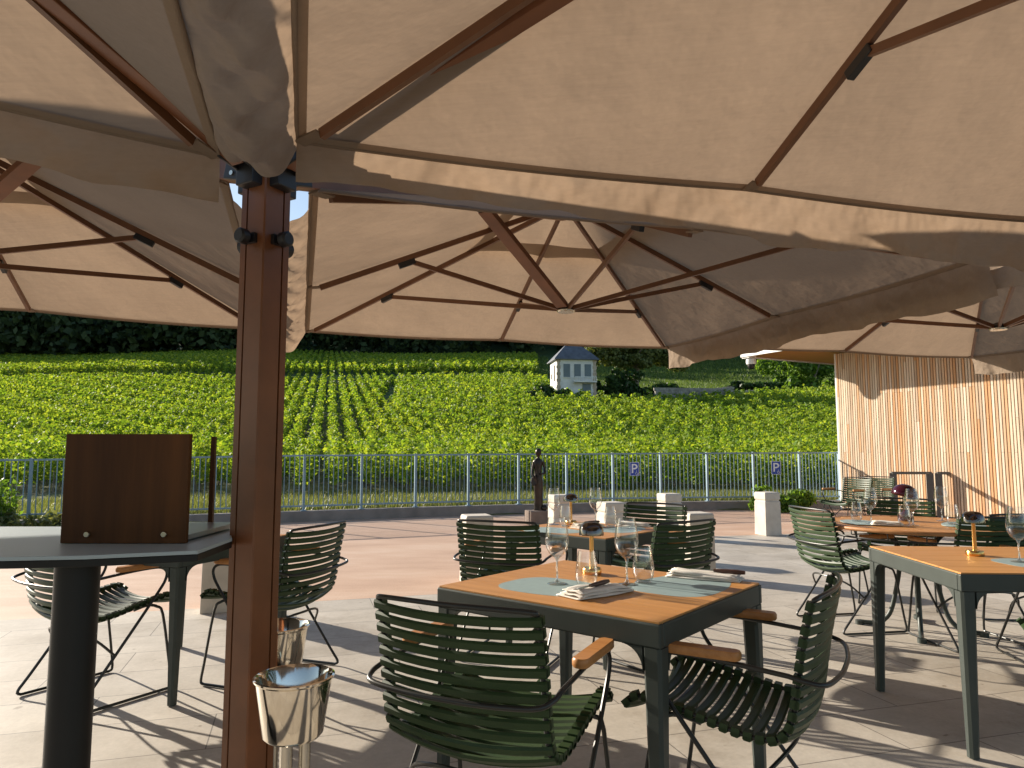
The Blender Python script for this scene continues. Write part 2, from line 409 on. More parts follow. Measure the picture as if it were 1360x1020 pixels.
# parking signs
def psign(x, y, z, rz, label):
    e = empty('parking_sign', (x, y, z), rz, label, 'sign', 'disabled parking signs on the fence')
    m = MB(); m.box((0, 0, 0), (.20, .008, .285)); pl = m.build('sign_plate', M['signblue'], e, bevel=.002)
    m = MB()
    for c, s in (((-.094, 0), (.008, .279)), ((.094, 0), (.008, .279)), ((0, .1395), (.196, .006)), ((0, -.1395), (.196, .006))):
        m.box((c[0], -.0055, c[1]), (s[0], .003, s[1]))
    m.build('border', M['signwhite'], pl)
    m = MB()   # letter P
    m.box((-.042, -.0055, .012), (.03, .003, .19))
    vs = []; fs = []; n = 16
    for i in range(n + 1):
        a = PI / 2 - PI * i / n
        for r in (.057, .027):
            vs.append((0.0 + r * 1.15 * math.cos(a), -.007, .05 + r * math.sin(a)))
    for i in range(n): fs.append((2 * i, 2 * i + 1, 2 * i + 3, 2 * i + 2))
    m.add(vs, fs); m.box((-.014, -.0055, .092), (.028, .003, .03)); m.box((-.014, -.0055, .008), (.028, .003, .03))
    m.build('letter_p', M['signwhite'], pl)
    m = MB()   # wheelchair symbol
    cx, cz = .045, -.095
    m.tube([(cx + .024 * math.cos(t), -.007, cz + .024 * math.sin(t)) for t in np.linspace(R(120), R(380), 14)], .0035, 5)
    m.tube([(cx - .004, -.007, cz + .05), (cx - .004, -.007, cz + .012), (cx + .02, -.007, cz + .012), (cx + .03, -.007, cz - .016), (cx + .038, -.007, cz - .014)], .004, 5)
    m.lathe([(0, -.003), (.008, -.003), (.008, .003), (0, .003)], 10, (cx - .004, -.007, cz + .062))
    m.build('wheelchair_symbol', M['signwhite'], pl)
psign(2.60, ky(2.6) + .02, .885, R(-8), 'blue disabled parking sign on the fence above the row of bollards, left of two')
psign(5.76, ky(5.76) - .02, .90, R(-14), 'blue disabled parking sign on the fence near the bush and wooden wall, right of two')

# ------------------------------------------------------------------ leaves
def leaf_mesh(name, C, size, mat, normals=None, elong=1.3, parent=None, extra=None, fold=.25):
    n = len(C)
    if normals is None:
        nr = rng.normal(size=(n, 3)); nr[:, 2] = np.abs(nr[:, 2]) + .25
    else: nr = normals + rng.normal(size=(n, 3)) * .55
    nr /= np.linalg.norm(nr, axis=1)[:, None]
    a = rng.normal(size=(n, 3)); a -= (a * nr).sum(1)[:, None] * nr; a /= np.linalg.norm(a, axis=1)[:, None]
    b = np.cross(nr, a); s = (size * rng.uniform(.6, 1.25, n))[:, None] * .5
    q = np.stack([C - a * s * elong, C - b * s + nr * s * fold, C + a * s * elong, C + b * s + nr * s * fold], 1).reshape(-1, 3)
    me = bpy.data.meshes.new(name)
    me.vertices.add(4 * n); me.vertices.foreach_set('co', q.ravel())
    me.loops.add(4 * n); me.loops.foreach_set('vertex_index', np.arange(4 * n, dtype=np.int32))
    me.polygons.add(n); me.polygons.foreach_set('loop_start', np.arange(0, 4 * n, 4, dtype=np.int32))
    me.materials.append(mat); me.update(calc_edges=True)
    at = me.attributes.new('vary', 'FLOAT', 'FACE'); at.data.foreach_set('value', rng.uniform(0, 1, n).astype(np.float32))
    me.validate()
    o = bpy.data.objects.new(name, me); COL.objects.link(o)
    if parent: o.parent = parent
    return o
ROW = np.array([-.25, .968]); PER = np.array([.968, .25])
def low_top(q):   # far edge of the lower field, by bearing x/y
    return np.interp(q, [-1, -.5, -.42, -.30, .02, .045, .11, .14, .25, .36, .46, .6], [112, 108, 100, 91, 90.5, 84, 64, 63, 65, 74, 79, 82])
def vines(y0, y1, dens, size, spacing=1.05, h0=.25, h1=1.42, lat=.150, upper=False):
    Cs = []
    kmin = int(-120 / spacing); kmax = int(120 / spacing)
    for k in range(kmin, kmax):
        o = PER * (k * spacing + .3)
        s = np.arange(0, 175, 1.0 / dens); s = s + rng.uniform(-.5, .5, len(s)) / dens
        bx = o[0] + ROW[0] * s; by = o[1] + ROW[1] * s
        keep = (by > y0) & (by < y1) & (bx / by > -.82) & (bx / by < .56)
        s = s[keep]; bx = bx[keep]; by = by[keep]
        if len(s) == 0: continue
        q = bx / by
        if upper: keep = (by > low_top(q) + 2.2) & (q < .035) & (by < 156)
        else: keep = by < low_top(q)
        # missing plants, uneven vigour along the row
        gap = np.sin(s * .9 + k * 2.1) + np.sin(s * .37 + k * 5.3) + .8 * np.sin(s * 2.3 + k)
        keep &= (gap > -1.9)
        if not upper: keep &= ~((q > -.185) & (q < -.155 + (by - 60) * -.0004) & (by > 58) & (by < 88) & (np.abs(q + .17 - (by - 75) * .0009) < .010))
        bx = bx[keep]; by = by[keep]; s = s[keep]; n = len(s)
        if n == 0: continue
        vig = 1 + .14 * np.sin(s * 1.1 + k * 1.7) + .10 * np.sin(s * 3.1 + k * .6)
        u = rng.uniform(0, 1, n) ** .75
        h = (h0 + (h1 - h0) * u) * vig
        l = rng.normal(0, 1, n) * lat * (.55 + .6 * np.sin(np.clip(u, 0, 1) * PI * .9))
        x = bx + PER[0] * l + ROW[0] * rng.normal(0, .1, n); y = by + PER[1] * l
        Cs.append(np.stack([x, y, zt(x, y) + h], 1))
    return np.concatenate(Cs)
CC = []; SS = []
y0near = 21.5
for (a, b, dens, sz) in ((y0near, 30, 330, .105), (30, 42, 230, .13), (42, 60, 130, .16), (60, 112, 64, .225)):
    c = vines(a, b, dens, sz); CC.append(c); SS.append(np.full(len(c), sz))
CC = np.concatenate(CC); SS = np.concatenate(SS)
print('vine leaves', len(CC))
tag(leaf_mesh('vineyard', CC, SS, M['vine']), 'sunlit rows of leafy green vines on the slope behind the fence', 'vineyard', kind='stuff')
c = vines(88, 156, 30, .32, 1.05, upper=True)
tag(leaf_mesh('upper_vineyard', c, np.full(len(c), .34), M['vine']), 'upper band of vine rows between the low wall and the dark wood', 'vineyard', kind='stuff')
# vine trunks and stakes
m = MB()
for k in range(-40, 40):
    o = PER * (k * 1.05 + .3)
    for s in np.arange(0, 60, .95):
        x = o[0] + ROW[0] * s; y = o[1] + ROW[1] * s
        if y0near < y < 34 and -.8 < x / y < .5:
            z = float(zt(x, y)); j = random.uniform(-.04, .04)
            m.tube([(x, y, z - .05), (x + j, y, z + .3), (x - j, y + j, z + .7)], [.03, .022, .012], 4, caps=False)
tag(m.build('vine_trunks', M['bark'], smooth=60), 'gnarled brown trunks and stakes under the nearest vines', 'vine trunks', kind='stuff')
# grass verge behind the kerb
def blades(n, fx, h, mat, name, label, cat, w=.012):
    P = fx(n); n = len(P); a = rng.uniform(0, 2 * PI, n); lean = rng.normal(0, .35, (n, 2))
    hh = h * rng.uniform(.4, 1.3, n)
    d = np.stack([np.cos(a), np.sin(a), np.zeros(n)], 1) * w * (h / .2) ** .5
    tip = P + np.stack([lean[:, 0] * hh, lean[:, 1] * hh, hh], 1)
    q = np.stack([P - d, P + d, tip + d * .15, tip - d * .15], 1).reshape(-1, 3)
    me = bpy.data.meshes.new(name); me.vertices.add(4 * n); me.vertices.foreach_set('co', q.ravel())
    me.loops.add(4 * n); me.loops.foreach_set('vertex_index', np.arange(4 * n, dtype=np.int32))
    me.polygons.add(n); me.polygons.foreach_set('loop_start', np.arange(0, 4 * n, 4, dtype=np.int32))
    me.materials.append(mat); me.update(calc_edges=True)
    at = me.attributes.new('vary', 'FLOAT', 'FACE'); at.data.foreach_set('value', rng.uniform(0, 1, n).astype(np.float32)); me.validate()
    o = bpy.data.objects.new(name, me); COL.objects.link(o); return tag(o, label, cat, kind='stuff')
def verge(n):
    x = rng.uniform(-12, 9, n); t = rng.uniform(0, 1, n) ** 1.2; y = np.interp(x, KX, KY) + .25 + t * 9
    return np.stack([x, y, zt(x, y)], 1)
blades(52000, verge, .16, M['drygrass'], 'verge_grass', 'dry tufted grass on the verge between the fence and the vines', 'grass')
def meadow(n):
    q = rng.uniform(.0, .5, n); y = rng.uniform(64, 112, n); ok = y > low_top(q) + 1.5
    q = q[ok]; y = y[ok]; return np.stack([q * y, y, zt(q * y, y)], 1)
blades(90000, meadow, .40, M['greengrass'], 'meadow_grass', 'long grass on the meadow above the vines around the little house', 'grass', .035)

def far_meadow(n):
    q = rng.uniform(.0, .5, n); y = rng.uniform(108, 162, n); return np.stack([q * y, y, zt(q * y, y)], 1)
blades(45000, far_meadow, .55, M['greengrass'], 'far_meadow_grass', 'shaded blue green meadow grass below the dark wood', 'grass', .06)
# clumps, bushes, trees
def crown_pts(c, r, n, squash=.8, lumps=9, hollow=.35, rs=(.32, .55), spread=.72):
    c = np.array(c, float); r = np.array(r, float) if hasattr(r, '__len__') else np.array([r, r, r * squash])
    L = rng.normal(size=(lumps, 3)); L /= np.linalg.norm(L, axis=1)[:, None]; L *= rng.uniform(.25, spread, lumps)[:, None]
    R0 = rng.uniform(rs[0], rs[1], lumps); out = []; nor = []
    idx = rng.integers(0, lumps, n); d = rng.normal(size=(n, 3)); d /= np.linalg.norm(d, axis=1)[:, None]
    rad = R0[idx] * (hollow + (1 - hollow) * rng.uniform(0, 1, n) ** .45)
    p = L[idx] + d * rad[:, None]
    return c + p * r, d
def bush(name, c, r, n, size, mat, label, cat='bush', group=None, lumps=12):
    x, y = c[0], c[1]; z = float(zt(x, y)) if len(c) < 3 else c[2]
    e = empty(name, (x, y, z), 0, label, cat, group)
    p, d = crown_pts((0, 0, r[2] * .6), r, n, lumps=lumps * 3, rs=(.14, .38), spread=.95); p[:, 2] = np.maximum(p[:, 2], .02)
    leaf_mesh('foliage', p, np.full(len(p), size), mat, d, parent=e)
    m = MB()
    for k in range(5):
        a = k * 1.3; m.tube([(0, 0, -.1), (.25 * r[0] * math.cos(a), .25 * r[1] * math.sin(a), r[2] * .5), (.5 * r[0] * math.cos(a), .5 * r[1] * math.sin(a), r[2])], [.04 * r[2], .03 * r[2], .01 * r[2]], 5)
    m.build('stem', M['bark'], e, smooth=60); return e
bush('green_bush', (5.7, 15.05, 0), (.72, .32, .34), 2600, .075, M['bushbright'], 'leafy green bush in front of the kerb right of the bollards')
bush('house_bush', (3.6, 64.6), (2.5, 1.4, 1.25), 4600, .26, M['bushdark'], 'rounded green bush hiding the lower left of the little house')
bush('bright_shrub', (1.4, 66.5), (2.4, 1.2, .9), 3500, .25, M['bushbright'], 'lighter low shrub at the left end of the little house')
bush('dark_hedge', (10.6, 69.5), (3.2, 1.6, 2.0), 8500, .28, M['bushdark'], 'dense dark hedge between the little house and the trunk of the big tree', 'hedge')
bush('shaded_thicket', (15.6, 71.0), (2.2, 1.4, 1.5), 5000, .28, M['bushdark'], 'dark thicket right of the big tree trunk at the end of the stone wall', 'hedge')
bush('bank_bush', (27.5, 80.0), (4.2, 1.4, 1.3), 6000, .26, M['bushdark'], 'low dark bush on the bank under the roof overhang')
bush('tall_bush', (36.0, 86.0), (6.0, 3.0, 4.6), 9000, .36, M['bushbright'], 'broad bright bush rising beside the corner of the wooden building')
def shrub(x, y, sx, sy, h, n, mat, name, label, cat='plant'):
    e = empty(name, (x, y, 0), 0, label, cat)
    nst = 60; m = MB(); C = []
    for k in range(nst):
        a, b = random.uniform(-sx, sx), random.uniform(-sy, sy); hh = h * random.uniform(.6, 1.1); l1, l2 = random.uniform(-.1, .1), random.uniform(-.1, .1)
        m.tube([(a, b, 0), (a + l1 * .4, b + l2 * .4, hh * .5), (a + l1, b + l2, hh)], [.006, .005, .002], 4)
        t = rng.uniform(.15, 1.05, n // nst); C.append(np.stack([a + l1 * t + rng.normal(0, .035, len(t)), b + l2 * t + rng.normal(0, .035, len(t)), hh * t], 1))
    m.build('stem', M['bark'], e, smooth=60); C = np.concatenate(C)
    leaf_mesh('foliage', C, np.full(len(C), .045), mat, elong=2.2, parent=e)
shrub(-6.9, 9.9, 1.0, .28, .36, 5200, M['drygrass'], 'grassy_shrub', 'low yellowish flowering shrub at the foot of the fence at the far left')
shrub(-7.55, 10.3, .35, .25, .80, 2400, M['bushbright'], 'reddish_shrub', 'taller scraggy shrub against the fence at the left picture edge')
shrub(2.62, 3.62, .08, .08, .01, 60, M['bushbright'], 'x', 'x') if False else None

# big tree right of the house
tx, ty = 12.55, 71.5; tz = float(zt(tx, ty))
e = empty('spreading_tree', (tx, ty, tz), 0, 'broad tree with a pale trunk right of the little slate roofed house', 'tree')
m = MB(); m.tube(catmull([(0, 0, -.3), (-.05, 0, 1.5), (.05, 0, 3.2), (-.1, .1, 5.4), (0, 0, 8)], 4), list(np.linspace(.42, .12, 17)), 10)
for k in range(9):
    a = k * 2.4; z0 = 3.0 + k * .35
    m.tube([(0, 0, z0), (1.6 * math.cos(a), 1.6 * math.sin(a), z0 + 1.0), (3.6 * math.cos(a), 3.2 * math.sin(a), z0 + 1.5)], [.14, .09, .03], 6)
m.build('trunk', M['bark'], e, smooth=60)
P1, D1 = [], []
for (cx, cy, cz, rx, rz, n) in ((-2.0, 0, 4.9, 2.9, 1.9, 4200), (2.1, .3, 5.1, 3.0, 1.9, 4200), (0, .5, 7.0, 3.6, 2.8, 6500), (4.0, 0, 4.1, 1.7, 1.2, 1500), (-4.2, 0, 4.7, 1.5, 1.1, 1500), (.3, -1.6, 3.9, 1.6, .8, 900)):
    p, d = crown_pts((cx, cy, cz), (rx, rx * .9, rz), n, lumps=14, hollow=.5); P1.append(p); D1.append(d)
leaf_mesh('crown', np.concatenate(P1), np.full(sum(map(len, P1)), .26), M['treeleaf'], np.concatenate(D1), parent=e)

# forest beyond
Pf, Df = [], []
for k in range(680):
    q = random.uniform(-.85, .62); y = float(np.interp(q, [-.85, -.45, -.3, 0, .6], [136, 140, 155, 163, 163])) + 75 * random.random() ** 1.3; x = q * y; r = random.uniform(3.8, 6.2); h = random.uniform(12, 20)
    z = float(zt(x, y)); n = 300 if y < 185 else 150
    p, d = crown_pts((x, y, z + h * .55), (r, r, h * .55), n, lumps=8, hollow=.75); Pf.append(p); Df.append(d)
Pf = np.concatenate(Pf); Df = np.concatenate(Df)
tag(leaf_mesh('forest', Pf, np.full(len(Pf), 1.25), M['forest'], Df), 'dark shaded wood covering the hillside above the vineyard', 'forest', kind='stuff')

# stone walls
def stone_wall(pts, h, t, name, label):
    m = MB(); rr = random.Random(3)
    for (a, b) in zip(pts, pts[1:]):
        a = Vector(a); b = Vector(b); L = (b - a).length; d = (b - a) / L; ang = math.atan2(d.y, d.x); nrow = max(2, int(h / .24))
        for r in range(nrow):
            s = rr.uniform(-.3, 0)
            while s < L:
                w = rr.uniform(.35, .8); c = a + d * (s + w / 2); z = float(zt(c.x, c.y)) + (r + .5) * h / nrow - .12
                m.box((c.x, c.y, z), (w * .97, t * rr.uniform(.85, 1.0), h / nrow * .96), ang + rr.uniform(-.02, .02)); s += w
    c = Vector(pts[0]); e = empty(name, (c.x, c.y, 0), 0, label, 'wall'); part(m, 'masonry', M['stonegrey'], e)
    return e
stone_wall([(-31, 91.6), (-15, 91.6), (1.9, 91.6)], .75, .4, 'stone_wall', 'low dry stone wall between the lower vines and the upper vine terrace')
stone_wall([(13.6, 66.5), (19.5, 67.5), (21.5, 70)], 1.9, .5, 'retaining_wall', 'grey stone retaining wall at the top of the vines right of the big tree')
# grassy bank stone heap near roof
stone_wall([(22.6, 74.5), (27, 76)], 1.2, .6, 'bank_wall', 'overgrown stone wall end on the bank below the roof overhang')

# ------------------------------------------------------------------ little house
hx, hy = 5.85, 68.0; hz = float(zt(5.9, 68)) - .3
house = empty('stone_pavilion', (hx, hy, hz), R(8), 'small two storey stone pavilion with steep slate roof among the vines', 'house')
Wd, Dp, He = 3.75, 3.3, 4.35   # width, depth, eave height
m = MB(); m.box((0, 0, He / 2), (Wd, Dp, He)); m.build('wall', M['plaster'], house)
m = MB()
for sx in (-1, 1):
    for k in range(14): m.box((sx * (Wd / 2 - .13), -Dp / 2 - .002, .16 + k * .31), (.27 + .12 * (k % 2), .05, .29))
m.build('quoin', M['plasterwarm'], house)
m = MB(); ov = .28; rz = 1.65; rd = .52
A = [(-Wd / 2 - ov, -Dp / 2 - ov, He), (Wd / 2 + ov, -Dp / 2 - ov, He), (Wd / 2 + ov, Dp / 2 + ov, He), (-Wd / 2 - ov, Dp / 2 + ov, He)]
mid = [(-Wd / 2 + .28, -Dp / 2 + .35, He + .62), (Wd / 2 - .28, -Dp / 2 + .35, He + .62), (Wd / 2 - .28, Dp / 2 - .35, He + .62), (-Wd / 2 + .28, Dp / 2 - .35, He + .62)]
T = [(-.62, -.02, He + rz), (.62, -.02, He + rz), (.62, .02, He + rz), (-.62, .02, He + rz)]
lowr = [(x, y, z - .07) for x, y, z in A]
m.add(lowr + A + mid + T, [(0, 1, 2, 3)[::-1]] + [(k * 4 + i, k * 4 + (i + 1) % 4, (k + 1) * 4 + (i + 1) % 4, (k + 1) * 4 + i) for k in range(3) for i in range(4)] + [(12, 13, 14, 15)])
rf = m.build('roof', M['slate'], house)
for sx in (-.62, .62):
    m = MB(); m.lathe([(.05, 0), (.03, .1), (.06, .16), (.02, .22), (.012, .5), (0, .52)], 8, (sx, 0, He + rz)); m.build('finial', M['slate'], rf)
for i, x in enumerate((-.95, .08, 1.08)):
    m = MB(); m.box((x, -Dp / 2 - .02, 3.25), (.62, .06, 1.25)); fr = m.build('window', M['shutter'], house)
    m = MB()
    for k in range(9): m.box((x, -Dp / 2 - .06, 2.74 + k * .125), (.54, .02, .07))
    m.build('shutter_louvre', M['shutter'], fr)
    m = MB(); m.box((x, -Dp / 2 - .05, 2.60), (.74, .12, .06)); m.build('sill', M['plaster'], fr)
m = MB(); m.box((.75, -Dp / 2 - .30, 2.18), (2.1, .6, .12)); bal = m.build('balcony', M['plaster'], house)
m = MB()
for k in range(12): m.box((-.25 + k * .182, -Dp / 2 - .56, 2.42), (.04, .04, .4))
m.box((.75, -Dp / 2 - .56, 2.63), (2.1, .05, .05)); m.build('railing', M['whitepaint'], bal)
m = MB(); m.box((.95, -Dp / 2 - .02, 1.2), (.8, .06, 1.7)); m.build('door', M['shutter'], house)
m = MB(); m.box((-Wd / 2 - .02, -.5, 3.1), (.06, .42, 1.5)); m.build('side_door', M['bark'], house)
m = MB(); m.box((-Wd / 2 - .02, .9, 2.9), (.06, .3, .5)); m.build('side_window', M['bark'], house)

# ------------------------------------------------------------------ wooden building
W0 = V(7.14, 15.5, 0); w = V(.456, -.89, 0); pn = V(.89, .456, 0)    # along wall, away from terrace
bld = empty('timber_building', (7.14, 15.5, 0), 0, 'timber clad building with vertical larch slats at the right', 'building')
def wpt(s, d, z): return W0 + w * s + pn * d + UP * z
ang = math.atan2(w.y, w.x)
m = MB(); c = wpt(4.5, 2.5, 1.7); m.box(c, (9.0, 4.96, 3.4), ang); part(m, 'wall', M['dark'], bld)
me_t = []; m = MB(); s = .02; pal = [(.98, .92, .82), (.92, .82, .70), (1.02, .98, .90), (.90, .74, .58), (.92, .68, .48), (1.05, 1.0, .94), (.88, .60, .38), (.80, .70, .60)]
rr = random.Random(5)
while s < 8.9:
    z = .04
    tint = rr.choice(pal)
    while z < 3.39:
        L = rr.choice([1.2, 1.8, 2.4, 3.4]); z1 = min(3.39, z + L)
        if z1 > 3.1: z1 = 3.39
        f = rr.uniform(.9, 1.08); tt = tuple(x * f for x in (tint if rr.random() < .6 else rr.choice(pal)))
        n0 = len(m.f); m.box(wpt(s, -.014, (z + z1) / 2), (.0365, .028, z1 - z - .003), ang)
        me_t += [tt] * (len(m.f) - n0); z = z1
    s += .054
sl = part(m, 'cladding_slats', M['slatwood'], bld, recalc=False)
at = sl.data.attributes.new('tint', 'FLOAT_COLOR', 'FACE'); at.data.foreach_set('color', np.array([(*t, 1) for t in me_t], np.float32).ravel())
m = MB(); m.box(wpt(-.02, .1, 1.7), (.04, .26, 3.39), ang); part(m, 'corner_board', M['whitepaint'], bld)
RO = V(5.33, 16.28, 0)
rc = lambda s, d, z: RO + w * s + pn * d + UP * z
m = MB(); m.box(rc(5.5, 3.4, 3.52), (11, 6.8, .14), ang); rf = part(m, 'roof', M['soffit'], bld)
m = MB(); m.box(rc(5.5, -.02, 3.55), (11.06, .03, .26), ang); m.box(rc(-.02, 3.4, 3.55), (.03, 6.8, .26), ang); m.box(rc(.10, .10, 3.42), (.22, .22, .06), ang)
mm = m; inv = Matrix.Translation(-bld.location); mm.xf(inv); mm.build('fascia', M['whitepaint'], rf)
e = empty('dome_camera', rc(.13, .13, 3.38), 0, 'white dome security camera hanging under the roof corner', 'camera')
m = MB(); m.lathe([(0, 0), (.11, 0), (.115, -.08), (.10, -.13), (0, -.13)], 20); m.build('housing', M['whitepaint'], e, smooth=40)
m = MB(); m.lathe([(.085, -.131), (.085, -.17), (.065, -.215), (.03, -.24), (0, -.245)], 20); m.build('dome', M['black'], e, smooth=40)

# portal frames by the wall
def portal(x0, x1, y, h, label, y2=None):
    y2 = y if y2 is None else y2
    e = empty('portal_barrier', ((x0 + x1) / 2, y, 0), 0, label, 'frame', 'rectangular grey metal frames in front of the wooden wall')
    a, b = V(x0, y, 0), V(x1, y2, 0)
    for p in (a, b):
        m = MB(); m.box((p.x, p.y, h / 2), (.12, .05, h), R(-30)); part(m, 'post', M['postgrey'], e)
    m = MB(); m.bar(a + V(-.03, 0, h + .0), b + V(.03, 0, h + .0), .06, .05); part(m, 'top_rail', M['postgrey'], e)
M['postgrey'] = simple('grey brown metal', (.10, .095, .09), .45, .3, .1)
portal(7.22, 7.88, 13.55, .85, 'grey metal portal frame at the wooden wall, the one behind the aubergine lamp', 13.5)
portal(8.02, 8.62, 13.45, .85, 'grey metal portal frame at the wooden wall, the one nearer the right edge', 13.35)

# ------------------------------------------------------------------ bollards
def make_bollard():
    e = empty('stone_bollard'); tag(e, None, 'bollard', 'cream stone bollards around the terrace')
    m = MB(); h = .5
    def ring(hw, z): return [(-hw, -hw, z), (hw, -hw, z), (hw, hw, z), (-hw, hw, z)]
    prof = [(.138, 0), (.133, .50), (.121, .512), (.121, .524), (.133, .536), (.133, .622), (.122, .64)]
    vs = []; fs = []
    for hw, z in prof: vs += ring(hw, z)
    for k in range(len(prof) - 1):
        for i in range(4): fs.append((k * 4 + i, k * 4 + (i + 1) % 4, (k + 1) * 4 + (i + 1) % 4, (k + 1) * 4 + i))
    fs += [(3, 2, 1, 0), tuple(len(vs) - 4 + i for i in range(4))]
    m.add(vs, fs); m.build('post', M['stone'], e, bevel=.008); return e
bol = make_bollard(); bol.location = (1.84, 7.22, .004); bol.rotation_euler = (0, 0, R(15)); bol['label'] = 'cream stone bollard right behind the chair at the second table, tall in view'
for (x, y, a, lb) in ((-.34, 6.95, 16, 'cream stone bollard left of the second table behind its left chair'),
                      (2.30, 10.5, 16, 'cream stone bollard standing alone before the kerb right of the back chair'),
                      (3.86, 10.86, 17, 'cream stone bollard nearest the bush in front of the blue fence'),
                      (1.20, 8.72, 18, 'cream stone bollard behind the wine glasses, wide squat one of the middle pair'),
                      (.68, 10.2, 16, 'cream stone bollard just right of the bronze statue behind the small lamp'),
                      (-2.31, 5.78, 16, 'cream stone bollard half hidden by the umbrella pole at the left table')):
    dup(bol, (x, y, .004), R(a), lb)

# ------------------------------------------------------------------ statue
e = empty('bronze_statue', (.46, 12.45, 0), 0, 'dark bronze statue of a slender standing woman on a low block', 'statue')
m = MB(); m.box((.0, 0, .12), (.40, .34, .24), R(18)); m.build('plinth', M['block'], e, bevel=.01)
m = MB(); secs = [(.24, 0, .085, .07), (.30, 0, .078, .065), (.48, .0, .072, .062), (.62, .0, .082, .068), (.74, -.005, .085, .072), (.84, -.01, .066, .058), (.93, -.01, .060, .052), (1.02, -.01, .078, .056), (1.09, -.008, .084, .050), (1.125, -.005, .045, .036), (1.145, 0, .026, .026), (1.17, 0, .026, .028), (1.19, 0, .040, .044), (1.225, 0, .054, .058), (1.26, .002, .055, .06), (1.29, .004, .042, .048), (1.312, .004, .015, .018)]
n = 20; vs = []; fs = []
for z, cx, rx, ry in secs:
    for j in range(n): a = 2 * PI * j / n; wv = 1 + (.05 * math.sin(7 * a) if z < .7 else 0); vs.append((cx + rx * wv * math.cos(a), ry * wv * math.sin(a), z))
for i in range(len(secs) - 1):
    for j in range(n): fs.append((i * n + j, i * n + (j + 1) % n, (i + 1) * n + (j + 1) % n, (i + 1) * n + j))
fs += [tuple(range(n))[::-1], tuple((len(secs) - 1) * n + j for j in range(n))]
m.add(vs, fs); m.tube(catmull([(.075, 0, 1.08), (.105, -.01, .97), (.10, -.05, .88), (.03, -.09, .87)], 4), [.028, .026, .024, .023, .022, .021, .021, .02, .02, .018, .017, .016, .015], 8)
m.tube(catmull([(-.075, 0, 1.08), (-.10, -.01, .97), (-.105, -.04, .86), (-.07, -.09, .80)], 4), [.028, .026, .024, .023, .022, .021, .021, .02, .02, .018, .017, .016, .015], 8)
m.build('figure', M['bronze'], e, smooth=60)
m = MB(); m.add([(-.05, -.10, .86), (-.02, -.11, .70), (-.09, -.09, .66), (-.135, -.06, .72), (-.12, -.06, .80), (-.05, -.05, .86), (-.02, -.05, .70), (-.09, -.04, .66), (-.135, -.03, .72), (-.12, -.03, .80)],
              [(0, 1, 2, 3, 4), (9, 8, 7, 6, 5)] + [(i, (i + 1) % 5, 5 + (i + 1) % 5, 5 + i)[::-1] for i in range(5)]); m.build('drapery', M['bronze'], e, bevel=.006)
m = MB(); m.lathe([(0, 0), (.04, .01), (.05, .05), (.03, .09), (0, .1)], 12, (.10, -.05, .24)); m.build('crouching_shape', M['bronze'], e, smooth=60)

# ------------------------------------------------------------------ tables
def make_table(wx, wy, seats=5, z=.742):
    e = empty('terrace_table')
    th = .028; ah = .072; zt_ = z - .003
    m = MB()
    m.box((0, -wy / 2 + th / 2, zt_ - ah / 2), (wx, th, ah)); m.box((0, wy / 2 - th / 2, zt_ - ah / 2), (wx, th, ah))
    m.box((-wx / 2 + th / 2, 0, zt_ - ah / 2), (th, wy - 2 * th, ah)); m.box((wx / 2 - th / 2, 0, zt_ - ah / 2), (th, wy - 2 * th, ah))
    m.build('apron', M['dgrey'], e, bevel=.006)
    for sx in (-1, 1):
        for sy in (-1, 1):
            m = MB(); t, b = .062, .040; zt1 = zt_ - ah
            def sq(s_, zz, c=.010):
                x0, y0 = sx * wx / 2, sy * wy / 2; x1, y1 = x0 - sx * s_, y0 - sy * s_
                P = [(x0, y0 - sy * c), (x0, y1 + sy * c * .5), (x0 - sx * c * 0, y1), (x1 + sx * c, y1), (x1, y1 + sy * c), (x1, y0 - sy * c), (x1 + sx * c, y0), (x0 - sx * c, y0)]
                P = [(x0, y0 - sy * c), (x0, y1 + sy * c), (x0 - sx * c, y1), (x1 + sx * c, y1), (x1, y1 + sy * c), (x1, y0 - sy * c), (x1 + sx * c, y0), (x0 - sx * c, y0)]
                return [(px_, py_, zz) for px_, py_ in P]
            vs = sq(t, zt1) + sq(b, .004); fs = [(i, (i + 1) % 8, 8 + (i + 1) % 8, 8 + i) for i in range(8)] + [tuple(range(8))[::-1], tuple(range(8, 16))]
            m.add(vs, fs)
            # curved gussets into the apron
            rg = .07
            for ax in (0, 1):
                arc = [(rg - rg * math.sin(a), -rg + rg * math.cos(a) * 1.0) for a in np.linspace(0, PI / 2, 8)]
                prof = [(0, 0)] + [(rg, 0)] + arc[1:]
                prof = [(0, 0), (rg, 0)] + [(rg - rg * math.sin(a), -(rg - rg * math.cos(a))) for a in np.linspace(.12, PI / 2, 9)]
                vs = []; npf = len(prof)
                for off in (.002, .030):
                    for (u, v_) in prof:
                        if ax == 0: vs.append((sx * (wx / 2 - t + .001 - u), sy * (wy / 2 - off), zt1 + v_))
                        else: vs.append((sx * (wx / 2 - off), sy * (wy / 2 - t + .001 - u), zt1 + v_))
                fs = [tuple(range(npf)), tuple(range(npf, 2 * npf))[::-1]] + [(i, (i + 1) % npf, npf + (i + 1) % npf, npf + i) for i in range(npf)]
                m.add(vs, fs)
            m.build('leg', M['dgrey'], e, smooth=35)
    m = MB(); iw, id_ = wx - .012, wy - .012; bw = id_ / seats
    for k in range(seats): m.box((0, -id_ / 2 + bw * (k + .5), z - .008), (iw, bw - .0022, .022))
    m.build('tabletop', M['tabletop'], e, bevel=.0015)
    return e
def place_table(x, y, rz, wx, wy, label, seats=5):
    t = make_table(wx, wy, seats); t.location = (x, y, .004); t.rotation_euler = (0, 0, rz)
    return tag(t, label, 'table', 'square bamboo topped terrace tables')
